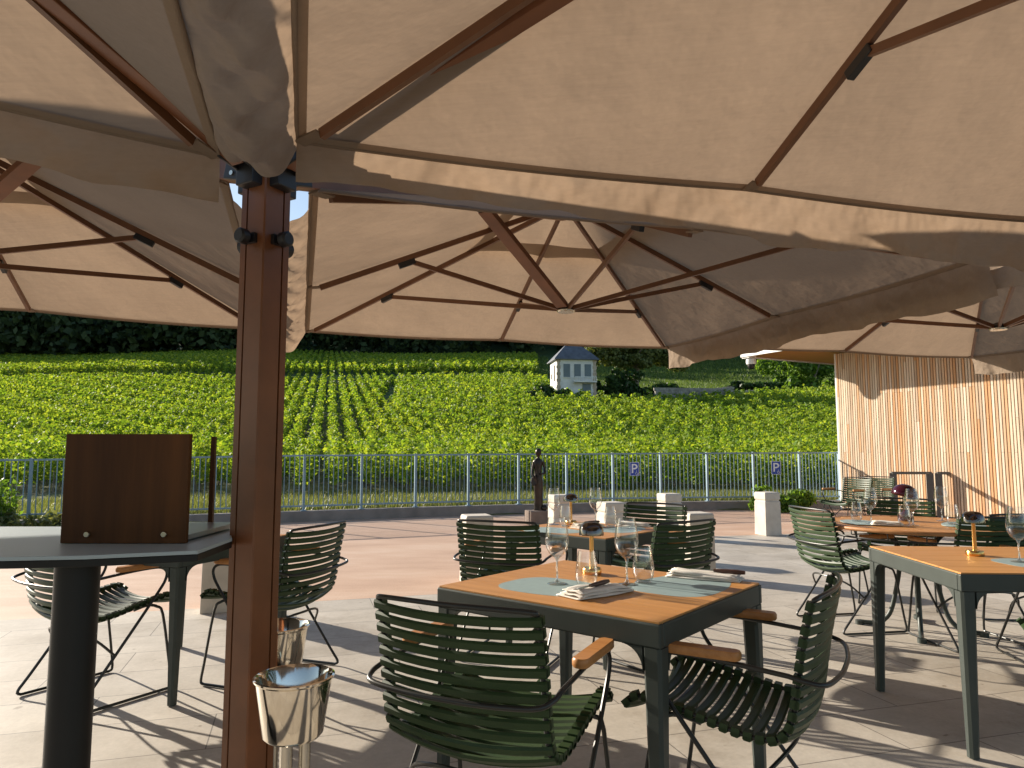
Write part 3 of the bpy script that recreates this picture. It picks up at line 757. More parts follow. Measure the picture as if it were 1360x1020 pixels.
place_table(.338, 2.757, R(-39.2), .925, .83, 'square bamboo topped table in the front centre laid with two grey placemats')
place_table(.49, 4.72, R(-42), .80, .72, 'square bamboo topped table in the middle distance behind the front table')
TR = R(-3); place_table(1.862 + .45 * math.cos(TR) - .43 * math.sin(TR), 3.01 + .43 * math.cos(TR) + .45 * math.sin(TR), TR, .90, .86, 'square bamboo topped table at the right picture edge with the brass lamp')
place_table(-1.905, 4.16, R(68.5 - 90), .85, .85, 'square table with grey legs at the left behind the umbrella pole')

# ------------------------------------------------------------------ chairs
RAIL = catmull([(0, .285, .462), (0, .25, .487), (0, .17, .478), (0, .05, .455), (0, -.06, .432), (0, -.14, .428), (0, -.185, .452), (0, -.208, .51), (0, -.222, .59), (0, -.238, .69), (0, -.262, .80), (0, -.270, .828)], 6)
def make_chair():
    e = empty('slatted_armchair')
    st = resample(RAIL, .0345); nmid = 0
    for i, p in enumerate(st):
        if p.y < -.13 and p.z > .43: nmid = i; break
    def slats(idx, name):
        m = MB()
        for i in idx:
            p = st[i]; a = st[max(i - 1, 0)]; b = st[min(i + 1, len(st) - 1)]; t = (b - a).normalized()
            nrm = V(0, t.z, -t.y)      # rear / under side
            if nrm.z > .2 and nrm.y > 0: nrm = -nrm
            if i < nmid and nrm.z > 0: nrm = -nrm
            if i >= nmid and nrm.y > 0: nrm = -nrm
            prof = []; K = 10
            for k in range(K + 1):
                x = -.262 + .524 * k / K; bow = .038 * (1 - (x / .262) ** 2)
                c = V(x, p.y, p.z) + nrm * (bow + .004)
                hw = .0140; hh = .0065
                for (u, v_) in ((-hw, 0), (-hw * .6, hh), (hw * .6, hh), (hw, 0), (hw * .6, -hh), (-hw * .6, -hh)):
                    prof.append(c + t * u + nrm * v_)
            fs = [(k * 6 + j, k * 6 + (j + 1) % 6, (k + 1) * 6 + (j + 1) % 6, (k + 1) * 6 + j) for k in range(K) for j in range(6)]
            fs += [tuple(range(6))[::-1], tuple(K * 6 + j for j in range(6))]
            m.add(prof, fs)
            for sx in (-1, 1):   # hook ends round the rail
                m.box(V(sx * .247, p.y, p.z) - nrm * .004, (.030, .024, .022), M3=Matrix((V(1, 0, 0), t, nrm)).transposed())
        m.build(name, M['slat'], e, smooth=40)
    slats(range(0, nmid), 'seat'); slats(range(nmid, len(st)), 'backrest')
    m = MB()
    for sx in (-1, 1): m.tube([V(sx * .247, p.y, p.z) for p in RAIL], .0075, 8)
    tp = RAIL[-1]
    m.tube(catmull([(-.247, tp.y, tp.z), (-.235, tp.y - .012, tp.z + .008), (-.12, tp.y - .035, tp.z + .012), (0, tp.y - .042, tp.z + .012), (.12, tp.y - .035, tp.z + .012), (.235, tp.y - .012, tp.z + .008), (.247, tp.y, tp.z)], 4), .0075, 8)
    m.build('seat_frame', M['rod'], e, smooth=50)
    # sled legs: arm tube that turns down and back to the floor, runner and front leg
    r = .0075
    for sx in (-1, 1):
        m = MB()
        X0 = sx * .285
        path = [(X0, -.20, .625), (X0, -.02, .640), (X0, .10, .645), (X0, .165, .640), (X0, .195, .615), (X0, .190, .575), (X0, .155, .52), (X0, .02, .345), (X0 * .98, -.17, .10), (X0 * .98, -.225, .03), (X0 * .97, -.215, .011), (X0 * .97, -.18, .009),
                (X0 * .97, .0, .009), (X0 * .97, .20, .009), (X0 * .97, .245, .010), (X0 * .97, .258, .028), (X0 * .95, .245, .12), (X0 * .92, .20, .39), (X0 * .86, .175, .435), (X0 * .80, .13, .446), (X0 * .80, .06, .434)]
        m.tube(catmull(path, 3), r, 7)
        m.build('leg_frame', M['rod'], e, smooth=50)
    m = MB(); m.tube(catmull([(.285, -.20, .625), (.283, -.25, .615), (.25, -.295, .605), (.12, -.318, .600), (0, -.323, .60), (-.12, -.318, .60), (-.25, -.295, .605), (-.283, -.25, .615), (-.285, -.20, .625)], 5), .0075, 8)
    m.build('back_hoop', M['rod'], e, smooth=50)
    m = MB(); m.tube(catmull([(.28, -.06, .245), (.22, -.12, .32), (.12, -.16, .352), (0, -.175, .358), (-.12, -.16, .352), (-.22, -.12, .32), (-.28, -.06, .245)], 4), .0065, 7)
    m.build('cross_bar', M['rod'], e, smooth=50)
    m = MB(); m.tube([(-.245, .17, .44), (.245, .17, .44)], .0065, 7); m.build('cross_bar', M['rod'], e, smooth=50)
    for sx in (-1, 1):
        m = MB(); n = 14; vs = []; 
        for z, sc in ((.648, .86), (.654, 1), (.668, 1), (.674, .86)):
            for j in range(n * 2):
                a = 2 * PI * j / (n * 2); cx = .026 * sc * math.cos(a); cy = .104 * (1 if math.sin(a) > 0 else -1) if False else 0
                yy = (.132 - .026) * (1 if math.sin(a) >= 0 else -1) + .026 * sc * math.sin(a)
                vs.append((sx * .285 + cx, .055 + yy, z))
        N2 = n * 2; fs = [(k * N2 + j, k * N2 + (j + 1) % N2, (k + 1) * N2 + (j + 1) % N2, (k + 1) * N2 + j) for k in range(3) for j in range(N2)]
        fs += [tuple(range(N2))[::-1], tuple(3 * N2 + j for j in range(N2))]
        m.add(vs, fs); m.build('armrest', M['bamboo'], e, smooth=40)
    return e
chair0 = make_chair(); first = [True]
def chair(x, y, face, label, group='dark green slatted armchairs', s=1.0):
    """face = world direction (degrees) the sitter looks towards"""
    rz = R(face - 90)
    if first[0]:
        c = chair0; first[0] = False; c.location = (x, y, .004); c.rotation_euler = (0, 0, rz); c.scale = (s, s, s); c['label'] = label; c['category'] = 'chair'; c['group'] = group; return c
    return dup(c0(), (x, y, .004), rz, label, group, (s, s, s))
def c0(): return chair0
chair(-.04, 2.22, 64, 'green slatted armchair seen from behind in front of the centre table')
chair(.735, 2.39, 150, 'green slatted armchair at the right side of the centre table, its front towards the glasses')
chair(.01, 4.50, 68, 'green slatted armchair with its back to us at the left of the middle table')
chair(.87, 4.46, 126, 'green slatted armchair at the right of the middle table in front of the stone bollard')
chair(.97, 5.42, 235, 'green slatted armchair at the far side of the middle table, only its back top showing')
chair(-2.17, 3.81, 59, 'green slatted armchair seen from the side between the black post and left table leg')
chair(-1.33, 4.11, 160, 'green slatted armchair right of the umbrella pole at the left table')
chair(2.43, 5.28, 10, 'pale lit green armchair in profile left of the round table')
chair(3.02, 4.78, 95, 'green slatted armchair with its back to us in front of the round table')
chair(3.22, 6.02, 235, 'green slatted armchair on the far side of the round table')
chair(3.72, 5.10, 175, 'green slatted armchair right of the round table at the picture edge')
chair(5.22, 11.2, 205, 'distant pale armchair before the wooden wall, left of two')
chair(5.75, 11.5, 215, 'distant pale armchair before the wooden wall, right of two')
chair(2.48, 3.02, 150, 'armchair cut off by the right picture edge at the right table')
chair(3.3, 4.35, 262, 'green slatted armchair beyond the right table whose thin legs show under the tabletop') 

# ------------------------------------------------------------------ round table
rt = empty('round_table', (2.86, 5.12, .004), 0, 'round wooden slatted table on bent tube legs with the aubergine lamp', 'table')
m = MB(); Rr = .60
for k in range(-9, 10):
    y = k * .063; L = math.sqrt(max(.0, (Rr - .02) ** 2 - y * y))
    if L > .05: m.box((0, y, .728), (2 * L, .056, .020))
m.build('tabletop', M['tabletop'], rt)
m = MB(); m.tube([((Rr) * math.cos(a), (Rr) * math.sin(a), .728) for a in np.linspace(0, 2 * PI, 49)[:-1]], .014, 8, closed=True); m.build('rim', M['wood_rim'], rt, smooth=60)
m = MB(); m.tube([((Rr - .04) * math.cos(a), (Rr - .04) * math.sin(a), .665) for a in np.linspace(0, 2 * PI, 49)[:-1]], .007, 6, closed=True)
for k in range(16): a = 2 * PI * k / 16; m.tube([((Rr - .04) * math.cos(a), (Rr - .04) * math.sin(a), .665), ((Rr - .02) * math.cos(a), (Rr - .02) * math.sin(a), .72)], .004, 5)
m.build('lower_ring', M['rod'], rt, smooth=60)
for k in range(4):
    a = PI / 4 + k * PI / 2 + .3; c, s_ = math.cos(a), math.sin(a)
    m = MB(); m.tube(catmull([(.30 * c, .30 * s_, .715), (.16 * c, .16 * s_, .66), (.10 * c, .10 * s_, .5), (.16 * c, .16 * s_, .16), (.22 * c, .22 * s_, .05), (.28 * c, .28 * s_, .022), (.38 * c, .38 * s_, .02)], 5), .016, 10)
    m.lathe([(0, 0), (.028, 0), (.028, .03), (0, .03)], 12, (.38 * c, .38 * s_, 0)); m.build('leg', M['dgrey'], rt, smooth=50)

# ------------------------------------------------------------------ glassware, lamps, placemats, napkins
TZ = .749
def make_wine():
    e = empty('wine_glass'); tag(e, None, 'wine glass')
    m = MB(); m.lathe([(0, .012), (.012, .006), (.036, .003), (.038, .0015), (.036, 0), (0, 0)], 32); m.build('base', M['glassrim'], e, smooth=60)
    m = MB(); m.lathe([(.010, .009), (.0045, .02), (.0036, .05), (.004, .085), (.010, .098), (.020, .104)], 16); m.build('stem', M['glassrim'], e, smooth=60)
    m = MB(); m.lathe([(0, .100), (.016, .103), (.030, .114), (.041, .135), (.046, .158), (.045, .182), (.040, .212), (.0345, .240), (.0335, .250), (.0325, .249), (.039, .211), (.0435, .182), (.0445, .158), (.040, .137), (.029, .117), (.015, .106), (0, .103)], 36); m.build('bowl', M['glass'], e, smooth=60)
    return e
def make_tumbler():
    e = empty('water_glass'); tag(e, None, 'glass')
    m = MB(); m.lathe([(0, .006), (.028, .006), (.032, .002), (.030, 0), (0, 0)], 32); m.build('base', M['glassrim'], e, smooth=60)
    m = MB(); m.lathe([(.024, .0065), (.036, .016), (.041, .04), (.041, .06), (.037, .095), (.0305, .135), (.0293, .135), (.0355, .095), (.0395, .06), (.0395, .04), (.034, .018), (.022, .009)], 36); m.build('bowl', M['glass'], e, smooth=60)
    return e
def make_lamp(head='smoke', name='table_lamp'):
    e = empty(name); tag(e, None, 'lamp')
    m = MB(); m.lathe([(0, 0), (.038, 0), (.040, .004), (.040, .020), (.036, .026), (0, .028)], 28); m.build('base', M['brass'], e, smooth=40)
    m = MB(); m.lathe([(.0095, .024), (.0085, .19), (.012, .200), (.012, .206), (0, .208)], 16); m.build('stem', M['brass'], e, smooth=40)
    m = MB(); m.lathe([(.008, .212), (.030, .209), (.043, .198), (.050, .180), (.051, .158), (.049, .158), (.048, .180), (.041, .196), (.028, .206), (.008, .209)], 28); m.build('lamp_shade', M['smoke'] if head == 'smoke' else M['purple'], e, smooth=50)
    return e
w0 = make_wine(); w0.location = (.172, 2.763, TZ); w0['label'] = 'tall wine glass left of the brass lamp on the centre table'; w0['group'] = 'stemmed wine glasses'
for x, y, z, lb in ((.436, 2.750, TZ, 'tall wine glass right of the brass lamp on the centre table'),
                 (.29, 4.98, TZ, 'wine glass left of the small lamp on the middle table'), (.58, 5.0, TZ, 'wine glass right of the small lamp on the middle table'),
                 (2.315, 3.30, TZ, 'wine glass beside the brass lamp on the table at the right picture edge'),
                 (2.52, 5.05, TZ, 'wine glass on the left part of the round table'), (2.74, 4.92, TZ, 'wine glass in front of the aubergine lamp on the round table'), (3.12, 5.22, TZ, 'wine glass right of the aubergine lamp on the round table')):
    dup(w0, (x, y, z), random.random(), lb)
g0 = make_tumbler(); g0.location = (.274, 2.665, TZ + .002); g0['label'] = 'stemless water glass in front of the brass lamp on the centre table'; g0['group'] = 'stemless water glasses'
for x, y, lb in ((.505, 2.785, 'stemless water glass just right of the right wine glass on the centre table'),
                 (.66, 4.82, 'stemless water glass on the middle table beside the right wine glass'),
                 (.36, 4.86, 'stemless water glass on the middle table between the left wine glass and lamp'),
                 (2.66, 4.88, 'stemless water glass near the front of the round table'),
                 (2.50, 5.22, 'stemless water glass at the left rim of the round table'),
                 (3.05, 4.98, 'stemless water glass right of the aubergine lamp base')):
    dup(g0, (x, y, TZ + .002), random.random(), lb)
l0 = make_lamp(); l0.location = (.329, 2.985, TZ); l0['label'] = 'brass table lamp with smoked dome on the centre table'; l0['group'] = 'brass lamps with smoked domes'
dup(l0, (.41, 5.0, TZ), 1.0, 'brass table lamp with smoked dome on the middle table')
dup(l0, (2.245, 3.505, TZ), 2.0, 'brass table lamp with smoked dome on the table at the right picture edge')
e = empty('mushroom_lamp', (2.90, 5.30, TZ), 0, 'glossy aubergine mushroom lamp with domed shade on the round table', 'lamp')
m = MB(); m.lathe([(0, 0), (.052, 0), (.056, .01), (.050, .045), (.018, .06), (.012, .075)], 28); m.build('base', M['purple'], e, smooth=50)
m = MB(); m.lathe([(.011, .07), (.010, .17)], 16); m.build('stem', M['steel'], e, smooth=50)
m = MB(); m.lathe([(0, .262), (.03, .259), (.062, .243), (.083, .215), (.090, .182), (.087, .175), (.080, .182), (.06, .20), (0, .21)], 32); sh = m.build('lamp_shade', M['purple'], e, smooth=50); sh.rotation_euler = (0, R(14), 0); sh.location = (-.045, 0, .006)
M['purple']
def placemat(pts, name, label, z=TZ - .003, group='grey blue placemats'):
    cx = sum(p[0] for p in pts) / len(pts); cy = sum(p[1] for p in pts) / len(pts)
    cl = [Vector((p[0] - cx, p[1] - cy, 0)) for p in pts]; P = []
    n = len(cl)
    for i in range(n):
        p0, p1, p2, p3 = cl[i - 1], cl[i], cl[(i + 1) % n], cl[(i + 2) % n]
        for k in range(6):
            t = k / 6; P.append(.5 * ((2 * p1) + (p2 - p0) * t + (2 * p0 - 5 * p1 + 4 * p2 - p3) * t * t + (3 * p1 - p0 - 3 * p2 + p3) * t ** 3))
    m = MB(); m.prism([(p.x, p.y) for p in P], 0, .0035); o = m.build(name, M['placemat']); o.location = (cx, cy, z)
    tag(o, label, 'placemat', group); return o
def pebble(cx, cy, a, b, ang, k=.18):
    out = []
    for i in range(12):
        t = 2 * PI * i / 12; r = 1 + k * .5 * math.cos(2 * t) ** 2 * 0 + .06 * math.cos(3 * t)
        ct, s_ = math.cos(t), math.sin(t); x = a * math.copysign(abs(ct) ** .8, ct) * r; y = b * math.copysign(abs(s_) ** .8, s_) * r
        out.append((cx + x * math.cos(ang) - y * math.sin(ang), cy + x * math.sin(ang) + y * math.cos(ang)))
    return out
placemat(pebble(.165, 2.70, .225, .155, R(-38)), 'placemat', 'grey blue rounded placemat on the centre table under the left wine glass')
placemat(pebble(.645, 2.745, .235, .165, R(52)), 'placemat', 'grey blue rounded placemat on the right half of the centre table')
placemat(pebble(.26, 4.62, .20, .14, R(-42)), 'placemat', 'grey blue placemat on the left side of the middle table')
placemat(pebble(.70, 4.66, .20, .14, R(50)), 'placemat', 'grey blue placemat on the right side of the middle table')
placemat(pebble(2.40, 3.27, .20, .15, R(5)), 'placemat', 'grey blue placemat on the table at the right picture edge')
placemat(pebble(2.50, 5.14, .19, .13, R(90)), 'placemat', 'grey placemat at the left rim of the round table')
placemat(pebble(3.12, 4.98, .19, .13, R(60)), 'placemat', 'grey placemat on the right half of the round table')
def napkin(x, y, ang, label, L=.26, Wn=.11, z=TZ, seed=1):
    e = empty('napkin', (x, y, z), ang, label, 'napkin', 'folded off white napkins')
    rr = random.Random(seed); m = MB()
    for lay in range(3):
        nx_, ny_ = 26, 12; vs = []; z0 = .004 + lay * .007
        ph = rr.uniform(0, 6)
        for j in range(ny_ + 1):
            for i in range(nx_ + 1):
                u = i / nx_; v_ = j / ny_; xx = (u - .5) * L * (1 - .04 * lay); yy = (v_ - .5) * Wn * (1 - .09 * lay) + .006 * math.sin(u * 7 + ph)
                edge = min(u, 1 - u, v_, 1 - v_)
                hh = z0 + .0016 * math.sin(v_ * 11 + 2.0 * math.sin(u * 3 + ph)) + .008 * (1 - u) * lay / 2 + .0012 * math.sin(u * 13 + v_ * 6 + ph)
                if edge < .05: hh = max(.0005 + lay * .004, hh - .005)
                vs.append((xx, yy, max(hh, .001)))
        fs = [(j * (nx_ + 1) + i, j * (nx_ + 1) + i + 1, (j + 1) * (nx_ + 1) + i + 1, (j + 1) * (nx_ + 1) + i) for j in range(ny_) for i in range(nx_)]
        o0 = len(m.v); m.add(vs, fs)
    o = m.build('cloth', M['napkin'], e, smooth=80, recalc=False); sd = o.modifiers.new('thick', 'SOLIDIFY'); sd.thickness = .003; sd.offset = 1
    return e
def knife(x, y, ang, label, z):
    e = empty('table_knife', (x, y, z), ang, label, 'knife', 'dark handled table knives')
    m = MB(); m.tube([(-.02, 0, 0), (.02, 0, 0), (.07, 0, 0), (.10, 0, 0)], [.006, .0085, .0095, .007], 8); m.build('handle', M['knife'], e, smooth=60)
    m = MB(); m.box((-.065, 0, 0), (.09, .016, .0018)); m.build('blade', M['steeldull'], e, bevel=.0006)
napkin(.300, 2.575, R(38), 'folded off white napkin at the near edge of the centre table', .27, .12, TZ + .001, 1)
knife(.285, 2.555, R(50), 'dark handled knife tucked in the napkin at the near edge of the centre table', TZ + .034)
napkin(.765, 2.885, R(-28), 'folded off white napkin at the right corner of the centre table', .29, .11, TZ + .001, 4)
knife(.815, 2.855, R(-28), 'dark handled knife on the napkin at the right corner of the centre table', TZ + .034)
napkin(.505, 4.80, R(30), 'folded white napkin on the middle table under its lamp', .22, .10, TZ, 6)
knife(.50, 4.79, R(30), 'dark handled knife on the napkin of the middle table', TZ + .034)
napkin(2.58, 4.95, R(-20), 'folded white napkin near the left rim of the round table', .20, .09, TZ, 7)
napkin(.82, 4.88, R(-30), 'folded white napkin at the right corner of the middle table', .22, .10, TZ, 8)

# ------------------------------------------------------------------ wine coolers
def make_bucket():
    e = empty('wine_cooler'); tag(e, None, 'wine cooler', 'polished steel wine coolers on stands')
    m = MB(); m.lathe([(0, .50), (.070, .50), (.079, .51), (.098, .645), (.104, .65), (.105, .655), (.100, .657), (.094, .648), (.076, .516), (0, .512)], 48); m.build('bucket', M['steel'], e, smooth=35)
    for k in range(3):
        a = 2 * PI * k / 3 + .35; c, s_ = math.cos(a), math.sin(a)
        m = MB(); m.tube([(.032 * c, .032 * s_, .50), (.032 * c, .032 * s_, .06)], .015, 14); m.build('stand_tube', M['steeldull'], e, smooth=50)
    m = MB(); m.lathe([(0, 0), (.13, 0), (.135, .006), (.12, .02), (.05, .05), (.045, .06), (0, .062)], 36); m.build('foot_plate', M['steeldull'], e, smooth=40)
    return e
b0 = make_bucket(); b0.location = (-.578, 1.95, .004); b0['label'] = 'polished steel wine cooler nearest the camera beside the umbrella pole'
dup(b0, (-.80, 2.50, .004), R(140), 'polished steel wine cooler farther back, half behind the umbrella pole')

# ------------------------------------------------------------------ host counter with wooden menu box
ct = empty('host_counter', (-1.15, 1.98, 0), 0, 'glass topped host counter on a thick black post at the left edge', 'counter')
poly = [(-2.5, 1.72), (-1.211, 1.725), (-1.037, 1.75), (-.80, 1.84), (-.815, 2.10), (-.95, 2.42), (-1.69, 2.42), (-2.5, 2.36)]
m = MB(); m.prism(poly, .972, .990); part(m, 'slab', M['postdark'], ct, bevel=.002)
m = MB(); m.prism(poly, .9905, 1.0); part(m, 'glass_top', M['counter'], ct, bevel=.001)
m = MB()
cxp = -1.115; m.tube([(cxp, 1.86, .012), (cxp, 1.86, .97)], .052, 32); part(m, 'post', M['postdark'], ct, smooth=40)
m = MB(); m.lathe([(0, .004), (.22, .004), (.22, .014), (.06, .02), (0, .02)], 40, (cxp, 1.86, 0)); part(m, 'base_plate', M['postdark'], ct, smooth=40)
M['traygrey'] = simple('pale grey tray', (.28, .29, .29), .3, .3, .05)
bx = empty('menu_display_box', (-1.06, 1.98, 1.0), 0, 'dark walnut menu display box with two screws standing on the glass counter', 'display box')
m = MB(); m.box((-.003, 0, .150), (.342, .020, .298)); fp = m.build('front_panel', M['walnut'], bx, bevel=.002)
for x in (-.098, .112):
    m = MB(); m.lathe([(0, -.0125), (.007, -.0125), (.0085, -.010), (.0085, 0)], 16); m.xf(Matrix.Rotation(R(90), 4, 'X') @ Matrix.Rotation(PI, 4, 'X')); m.xf(Matrix.Translation((x, -.008, .026))); m.build('screw', M['steeldull'], fp, smooth=40)
m = MB(); m.box((-.01, .205, .012), (.33, .38, .014)); m.build('base_tray', M['traygrey'], bx, bevel=.001)
m = MB(); m.box((.066, .395, .155), (.014, .014, .29)); m.build('rear_rail', M['walnut'], bx)
m = MB(); m.box((-.16, .395, .155), (.014, .014, .29)); m.build('rear_rail', M['walnut'], bx)
m = MB(); m.box((-.047, .395, .155), (.21, .006, .27)); m.build('rear_pane', M['glass'], bx)

# ------------------------------------------------------------------ umbrellas
ZE, ZA, HS = 2.15, 2.765, 1.505
def make_canopy(par, C, pole, sides, tilt=0, seed=0, lift=0, grow=0):
    """C centre (x,y); sides = dict of edge -> True for valance; edges: 'far','near','left','right'"""
    rr = random.Random(seed); C = V(C[0], C[1], 0)
    def P(a, b, z): return C + E1 * a + E2 * b + UP * (z + (tilt * (HS - a) if tilt > 0 else -tilt * (HS + a)) + lift)
    def cz(a, b):
        t = max(abs(a), abs(b)) / HS
        return ZA - (ZA - ZE) * t
    m = MB(); hole = .37 / HS; K = 22; J = 14
    dirs = [(1, 0), (1, 1), (0, 1), (-1, 1), (-1, 0), (-1, -1), (0, -1), (1, -1)]
    for q in range(8):
        d0, d1 = dirs[q], dirs[(q + 1) % 8]; vs = []
        for i in range(K + 1):
            t = hole + (1 - hole) * i / K
            for j in range(J + 1):
                u = j / J; a = (d0[0] * (1 - u) + d1[0] * u) * HS * t; b = (d0[1] * (1 - u) + d1[1] * u) * HS * t
                wr = (.005 * math.sin(a * 7 + b * 3 + seed) * math.sin(b * 5 - a * 2) + .003 * math.sin(a * 19 - b * 13)) * t * math.sin(PI * u)
                vs.append(P(a, b, cz(a, b) - .022 * t * math.sin(PI * u) * (1 - .3 * t) + wr))
        m.add(vs, [(i * (J + 1) + j, (i + 1) * (J + 1) + j, (i + 1) * (J + 1) + j + 1, i * (J + 1) + j + 1) for i in range(K) for j in range(J)])
    can = part(m, 'canopy', M['fabric'], par, smooth=50, recalc=False)
    # canopy origin equals parent origin: children in the same space
    inv = Matrix.Translation(-par.location)
    def sub(mb_, name, mat, **kw): mb_.xf(inv); return mb_.build(name, mat, can, **kw)
    # crown
    m = MB(); hs2 = .56; vs = []; k = 14; g2 = np.linspace(-hs2, hs2, k + 1)
    for j in range(k + 1):
        for i in range(k + 1):
            t = max(abs(g2[i]), abs(g2[j])) / hs2; vs.append(P(g2[i], g2[j], ZA + .12 - .30 * t ** 1.2 + .03 * math.sin(PI * (min(abs(g2[i]), abs(g2[j])) / (max(abs(g2[i]), abs(g2[j])) + 1e-6))) * t))
    m.add(vs, [(j * (k + 1) + i, j * (k + 1) + i + 1, (j + 1) * (k + 1) + i + 1, (j + 1) * (k + 1) + i) for j in range(k) for i in range(k)])
    sub(m, 'crown', M['fabric'], smooth=60, recalc=False)
    # hem and valances
    E = {'far': ((-HS, HS), (HS, HS), (0, 1)), 'near': ((-HS, -HS), (HS, -HS), (0, -1)), 'left': ((-HS, -HS), (-HS, HS), (-1, 0)), 'right': ((HS, -HS), (HS, HS), (1, 0))}
    m = MB()
    for k_, (a, b, o) in E.items():
        pts = []
        for t in np.linspace(0, 1, 25):
            x = a[0] + (b[0] - a[0]) * t; y = a[1] + (b[1] - a[1]) * t; s_ = min(abs(x), abs(y)) / HS
            pin = 1; pts.append(P(x * pin, y * pin, ZE - .022 * math.sin(PI * s_) * .7 - .004))
        m.tube(pts, .007, 6)
    sub(m, 'hem', M['fabric'], smooth=60)
    m = MB()   # doubled cloth band stitched inside each edge and over each ridge
    for k_, (a, b, o) in E.items():
        vs = []
        for t in np.linspace(0, 1, 41):
            x = a[0] + (b[0] - a[0]) * t; y = a[1] + (b[1] - a[1]) * t; s_ = min(abs(x), abs(y)) / HS
            for f in (.999, .982): vs.append(P(x * f, y * f, cz(x * f, y * f) - .022 * f * math.sin(PI * s_) * (1 - .3 * f) - .008))
        m.add(vs, [(2 * i, 2 * i + 1, 2 * i + 3, 2 * i + 2) for i in range(40)])
    sub(m, 'edge_band', M['fabric'], recalc=False)
    for k_, vh in sides.items():
        a, b, o = E[k_]; m = MB(); K = 110; J = 7; vs = []
        p1, p2, p3 = rr.uniform(0, 6), rr.uniform(0, 6), rr.uniform(0, 6)
        for i in range(K + 1):
            t = i / K; x = a[0] + (b[0] - a[0]) * t; y = a[1] + (b[1] - a[1]) * t; s_ = min(abs(x), abs(y)) / HS
            pin = 1; base = P(x * pin, y * pin, ZE - .022 * math.sin(PI * s_) * .7 - .004)
            L = t * 3.0
            h = vh * (1 + grow * (t - .5)) * (1 + .07 * math.sin(L * 4 + p1) + .045 * math.sin(L * 10 + p2) + .02 * math.sin(L * 26 + p3))
            for j in range(J + 1):
                v_ = j / J
                w_ = .020 * v_ * math.sin(L * 7 + p1 + .8 * v_) + .011 * v_ ** .7 * math.sin(L * 20 + p2 - 2.5 * v_) + .005 * v_ * math.sin(L * 43 + p3 + 5 * v_) + .025 * v_
                vs.append(base + (E1 * o[0] + E2 * o[1]) * (w_ + .004) - UP * (h * v_))
        m.add(vs, [(i * (J + 1) + j, i * (J + 1) + j + 1, (i + 1) * (J + 1) + j + 1, (i + 1) * (J + 1) + j) for i in range(K) for j in range(J)])
        sub(m, 'valance', M['flounce'], smooth=80, recalc=False)
    # arm from the pole to the apex
    pole = V(pole[0], pole[1], 0); apex = P(0, 0, ZA - .07); st_ = pole + UP * 2.155
    d = (apex - st_); dh = V(d.x, d.y, 0).normalized(); st_ = st_ + dh * .10
    m = MB(); m.bar(st_, apex, .052, .070); arm = part(m, 'arm', M['alu_brown'], par, bevel=.003)
    hub = P(0, 0, 2.10); sl_ = st_.lerp(apex, .565)
    m = MB(); q = (hub - sl_).normalized()
    m.bar(sl_ - UP * .03, hub - q * .06 + UP * .0, .070, .032, dh); sub(m, 'main_strut', M['alu_brown'], bevel=.003)
    m = MB(); m.bar(sl_ - dh * .045, sl_ + dh * .045, .066, .084); sub(m, 'slider', M['black'], bevel=.004)
    m = MB(); m.lathe([(0, -.012), (.05, -.012), (.055, -.006), (.055, .0)], 24, hub); sub(m, 'hub_plate', M['steeldull'], smooth=40)
    m = MB(); m.lathe([(.045, .001), (.045, .02), (.02, .04), (0, .04)], 16, hub); sub(m, 'hub', M['black'], smooth=40)
    m = MB(); m.lathe([(0, -.10), (.05, -.10), (.06, -.05), (.05, .0), (0, .0)], 16, P(0, 0, ZA + .03)); sub(m, 'apex_block', M['black'], smooth=40)
    pd = (pole - C); pa, pb = pd.dot(E1), pd.dot(E2)
    for (da, db) in ((1, 0), (1, 1), (0, 1), (-1, 1), (-1, 0), (-1, -1), (0, -1), (1, -1)):
        Lr = HS * .955; drop = .034
        a1 = P(da * .05, db * .05, ZA - .03); b1 = P(da * Lr, db * Lr, cz(da * Lr, db * Lr) - drop)
        m = MB(); m.bar(a1, b1, .018, .030); sub(m, 'rib', M['rib'])
        m = MB(); m.bar(b1 + UP * .004, P(da * HS * .995, db * HS * .995, ZE - .012), .045, .006); sub(m, 'rib_pocket', M['fabric'])
        if da * pa > 0 and db * pb > 0: continue
        f = .64; j1 = P(da * HS * f, db * HS * f, cz(da * HS * f, db * HS * f) - drop - .022)
        dr = (b1 - a1).normalized()
        m = MB(); m.bar(j1 - dr * .05, j1 + dr * .05, .026, .032); sub(m, 'joint', M['black'], bevel=.004)
        dd = (P(da, db, 0) - C).normalized()
        m = MB(); m.bar(hub + dd * .045 + UP * .012, j1 - dr * .03, .016, .026); sub(m, 'strut', M['rib'])
    return can
PX, PY = -.78, 2.19
um = empty('quad_cantilever_umbrella', (PX, PY, 0), 0, 'large taupe cantilever umbrella with four square canopies around the brown central pole', 'umbrella')
O = 1.64
cB = V(PX, PY, 0) + E1 * O + E2 * O; cC = V(PX, PY, 0) - E1 * O + E2 * O; cA = V(PX, PY, 0) + E1 * (O - .045) - E2 * (O + .11); cD = V(PX, PY, 0) - E1 * O - E2 * (O - .07)
make_canopy(um, cB, (PX, PY), {'right': .18}, seed=1)
make_canopy(um, cC, (PX, PY), {'left': .16}, tilt=.035, seed=2)
make_canopy(um, cA, (PX, PY), {'far': .15, 'right': .15, 'near': .15}, tilt=-.012, seed=3, grow=.75)
make_canopy(um, cD, (PX, PY), {'far': .14, 'left': .15, 'near': .15}, tilt=.15, seed=4)
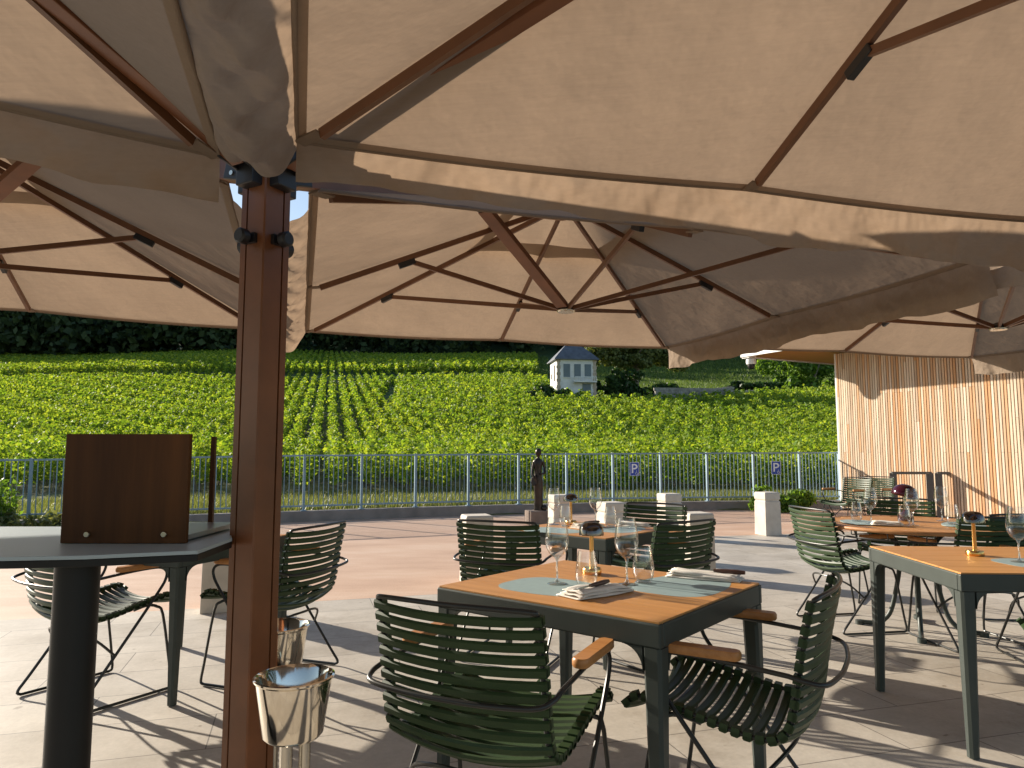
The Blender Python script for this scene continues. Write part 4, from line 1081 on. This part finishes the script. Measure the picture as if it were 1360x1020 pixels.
# gutter cloths closing the gaps between neighbouring canopies
def gutter(dirn, L0, L1, ulo, uhi, sag, tip, zf=lambda L, u: 0, amp=1, z0=0):
    side = E1; m = MB(); vs = []; K, J = 110, 22
    for i in range(K + 1):
        t = i / K; L = L0 + (L1 - L0) * t
        for j in range(J + 1):
            u = j / J * 2 - 1; q = 1 - u * u; e = ulo + (uhi - ulo) * (u + 1) / 2
            cr = .016 * math.sin(L * 13 + 3.4 * u) + .010 * math.sin(L * 29 - 5 * u + 1) + .007 * math.sin(L * 53 + 9 * u)
            dz = -(sag * (.75 + .25 * math.sin(L * 3.1 + 1)) + tip * max(0, (t - .86) / .14) ** 1.5) * q ** .8 + amp * cr * q ** .6
            vs.append(V(PX, PY, 0) + dirn * (L - .03 * q * (i == 0)) + side * (e + .006 * math.sin(L * 11) * q) + UP * (ZE - .004 + z0 + dz + zf(L, u)))
    m.add(vs, [(i * (J + 1) + j, i * (J + 1) + j + 1, (i + 1) * (J + 1) + j + 1, (i + 1) * (J + 1) + j) for i in range(K) for j in range(J)])
    part(m, 'gutter_cloth', M['flounce'], um, smooth=80, recalc=False)
gutter(-E2, .20, 3.1, -.137, .092, .085, 0)
gutter(E2, .30, 3.20, -.137, .137, .10, .09, amp=1.1)
def make_pole(par, x, y, rz):
    m = MB(); s = .053
    # square extrusion, one deep slot near the outer corner of each face
    pol = []
    for q in range(4):
        a = q * PI / 2; c, s_ = math.cos(a), math.sin(a); k0 = .020 if q % 2 == 0 else -.0265
        for (u, v_) in ((-s + .004, -s), (k0, -s), (k0, -s + .014), (k0 + .0065, -s + .014), (k0 + .0065, -s), (s - .004, -s), (s, -s + .004)):
            pol.append((u * c - v_ * s_, u * s_ + v_ * c))
    m.prism(pol, .02, 2.26); m.xf(Matrix.Translation((x, y, 0)) @ Matrix.Rotation(rz, 4, 'Z'))
    pl = part(m, 'pole', M['alu_brown'], par)
    for q in range(4):
        m = MB(); a = q * PI / 2; k0 = .020 if q % 2 == 0 else -.0265
        v1 = V(k0 + .00325, -s + .012, 1.13); v1.rotate(Matrix.Rotation(a, 3, 'Z')); m.box(v1, (.006, .003, 2.2) if q % 2 == 0 else (.003, .006, 2.2))
        m.xf(Matrix.Translation((x, y, 0)) @ Matrix.Rotation(rz, 4, 'Z')); m.xf(Matrix.Translation(-par.location)); m.build('groove_lining', M['groove'], pl)
    m = MB(); m.box((0, 0, .015), (.5, .5, .022)); m.xf(Matrix.Translation((x, y, 0)) @ Matrix.Rotation(rz, 4, 'Z')); part(m, 'base_plate', M['postdark'], par, bevel=.003)
    return pl
pl = make_pole(um, PX, PY, R(16.5 + 45))
for q in range(4):
    a = R(16.5 + 45 + 90 * q); d = V(math.cos(a), math.sin(a), 0); t = V(-d.y, d.x, 0); c = V(PX, PY, 0)
    m = MB(); m.box(c + d * .066 + UP * 2.135, (.05, .075, .13), a)
    for s_ in (-1, 1): m.bar(c + d * .07 + t * s_ * .031 + UP * 2.15, c + d * .155 + t * s_ * .031 + UP * 2.172, .012, .075)
    part(m, 'arm_bracket', M['black'], um, bevel=.004)
    m = MB(); m.tube([c + d * .12 - t * .042 + UP * 2.145, c + d * .12 + t * .042 + UP * 2.145], .008, 10); part(m, 'bolt', M['steeldull'], um, smooth=40)
    m = MB(); m.tube([c + d * .053 + UP * 1.905, c + d * .075 + UP * 1.905], .012, 12); m.tube([c + d * .073 - t * .0 + UP * 1.905, c + d * .078 + UP * 1.905, c + d * .10 + UP * 1.905, c + d * .105 + UP * 1.905], [.018, .024, .024, .018], 18)
    m.box(c + d * .058 + UP * 1.905, (.016, .05, .03), a)
    part(m, 'clamp_knob', M['black'], um, smooth=40)
# second umbrella at the right
cE = V(3.37, 4.86, 0); PX2, PY2 = (cE + E1 * O - E2 * O).x, (cE + E1 * O - E2 * O).y
um2 = empty('cantilever_umbrella', (PX2, PY2, 0), 0, 'taupe cantilever umbrella further right reaching in front of the wooden wall', 'umbrella')
make_canopy(um2, cE, (PX2, PY2), {'right': .17, 'left': .13}, seed=6)
make_pole(um2, PX2, PY2, R(16.5 + 45))

# ------------------------------------------------------------------ light, sky, camera
sd = bpy.data.lights.new('sun', 'SUN'); sd.energy = 5.0; sd.angle = R(.55); sd.color = (1.0, .90, .76)
so = bpy.data.objects.new('sun', sd); COL.objects.link(so); so.location = (-30, 25, 20)
az, el = R(-36.1), R(18.0)
d = V(math.cos(el) * math.cos(az), math.cos(el) * math.sin(az), -math.sin(el))
so.rotation_euler = d.to_track_quat('-Z', 'Y').to_euler()
wd = bpy.data.worlds.new('World'); scn.world = wd; wd.use_nodes = True; nt = wd.node_tree
bg = nt.nodes['Background']; sky = nt.nodes.new('ShaderNodeTexSky'); sky.sky_type = 'NISHITA'; sky.sun_disc = False
sky.sun_elevation = el; sky.sun_rotation = math.atan2(-d.x, -d.y)
sky.air_density = 1.0; sky.dust_density = .6
nt.links.new(sky.outputs[0], bg.inputs[0]); bg.inputs[1].default_value = .082
cam = bpy.data.cameras.new('camera'); cam.sensor_width = 36; cam.lens = 943 / 1360 * 36; cam.clip_start = .05; cam.clip_end = 5000
co = bpy.data.objects.new('camera', cam); COL.objects.link(co); co.location = (0, 0, 1.25); co.rotation_euler = (R(90 + 5.45), 0, 0); scn.camera = co
scn.view_settings.view_transform = 'Standard'; scn.view_settings.look = 'None'; scn.view_settings.gamma = 1; scn.view_settings.exposure = 1.06
scn.render.engine = 'CYCLES'; scn.cycles.max_bounces = 10; scn.cycles.transparent_max_bounces = 24
scn.cycles.transmission_bounces = 8; scn.cycles.diffuse_bounces = 5
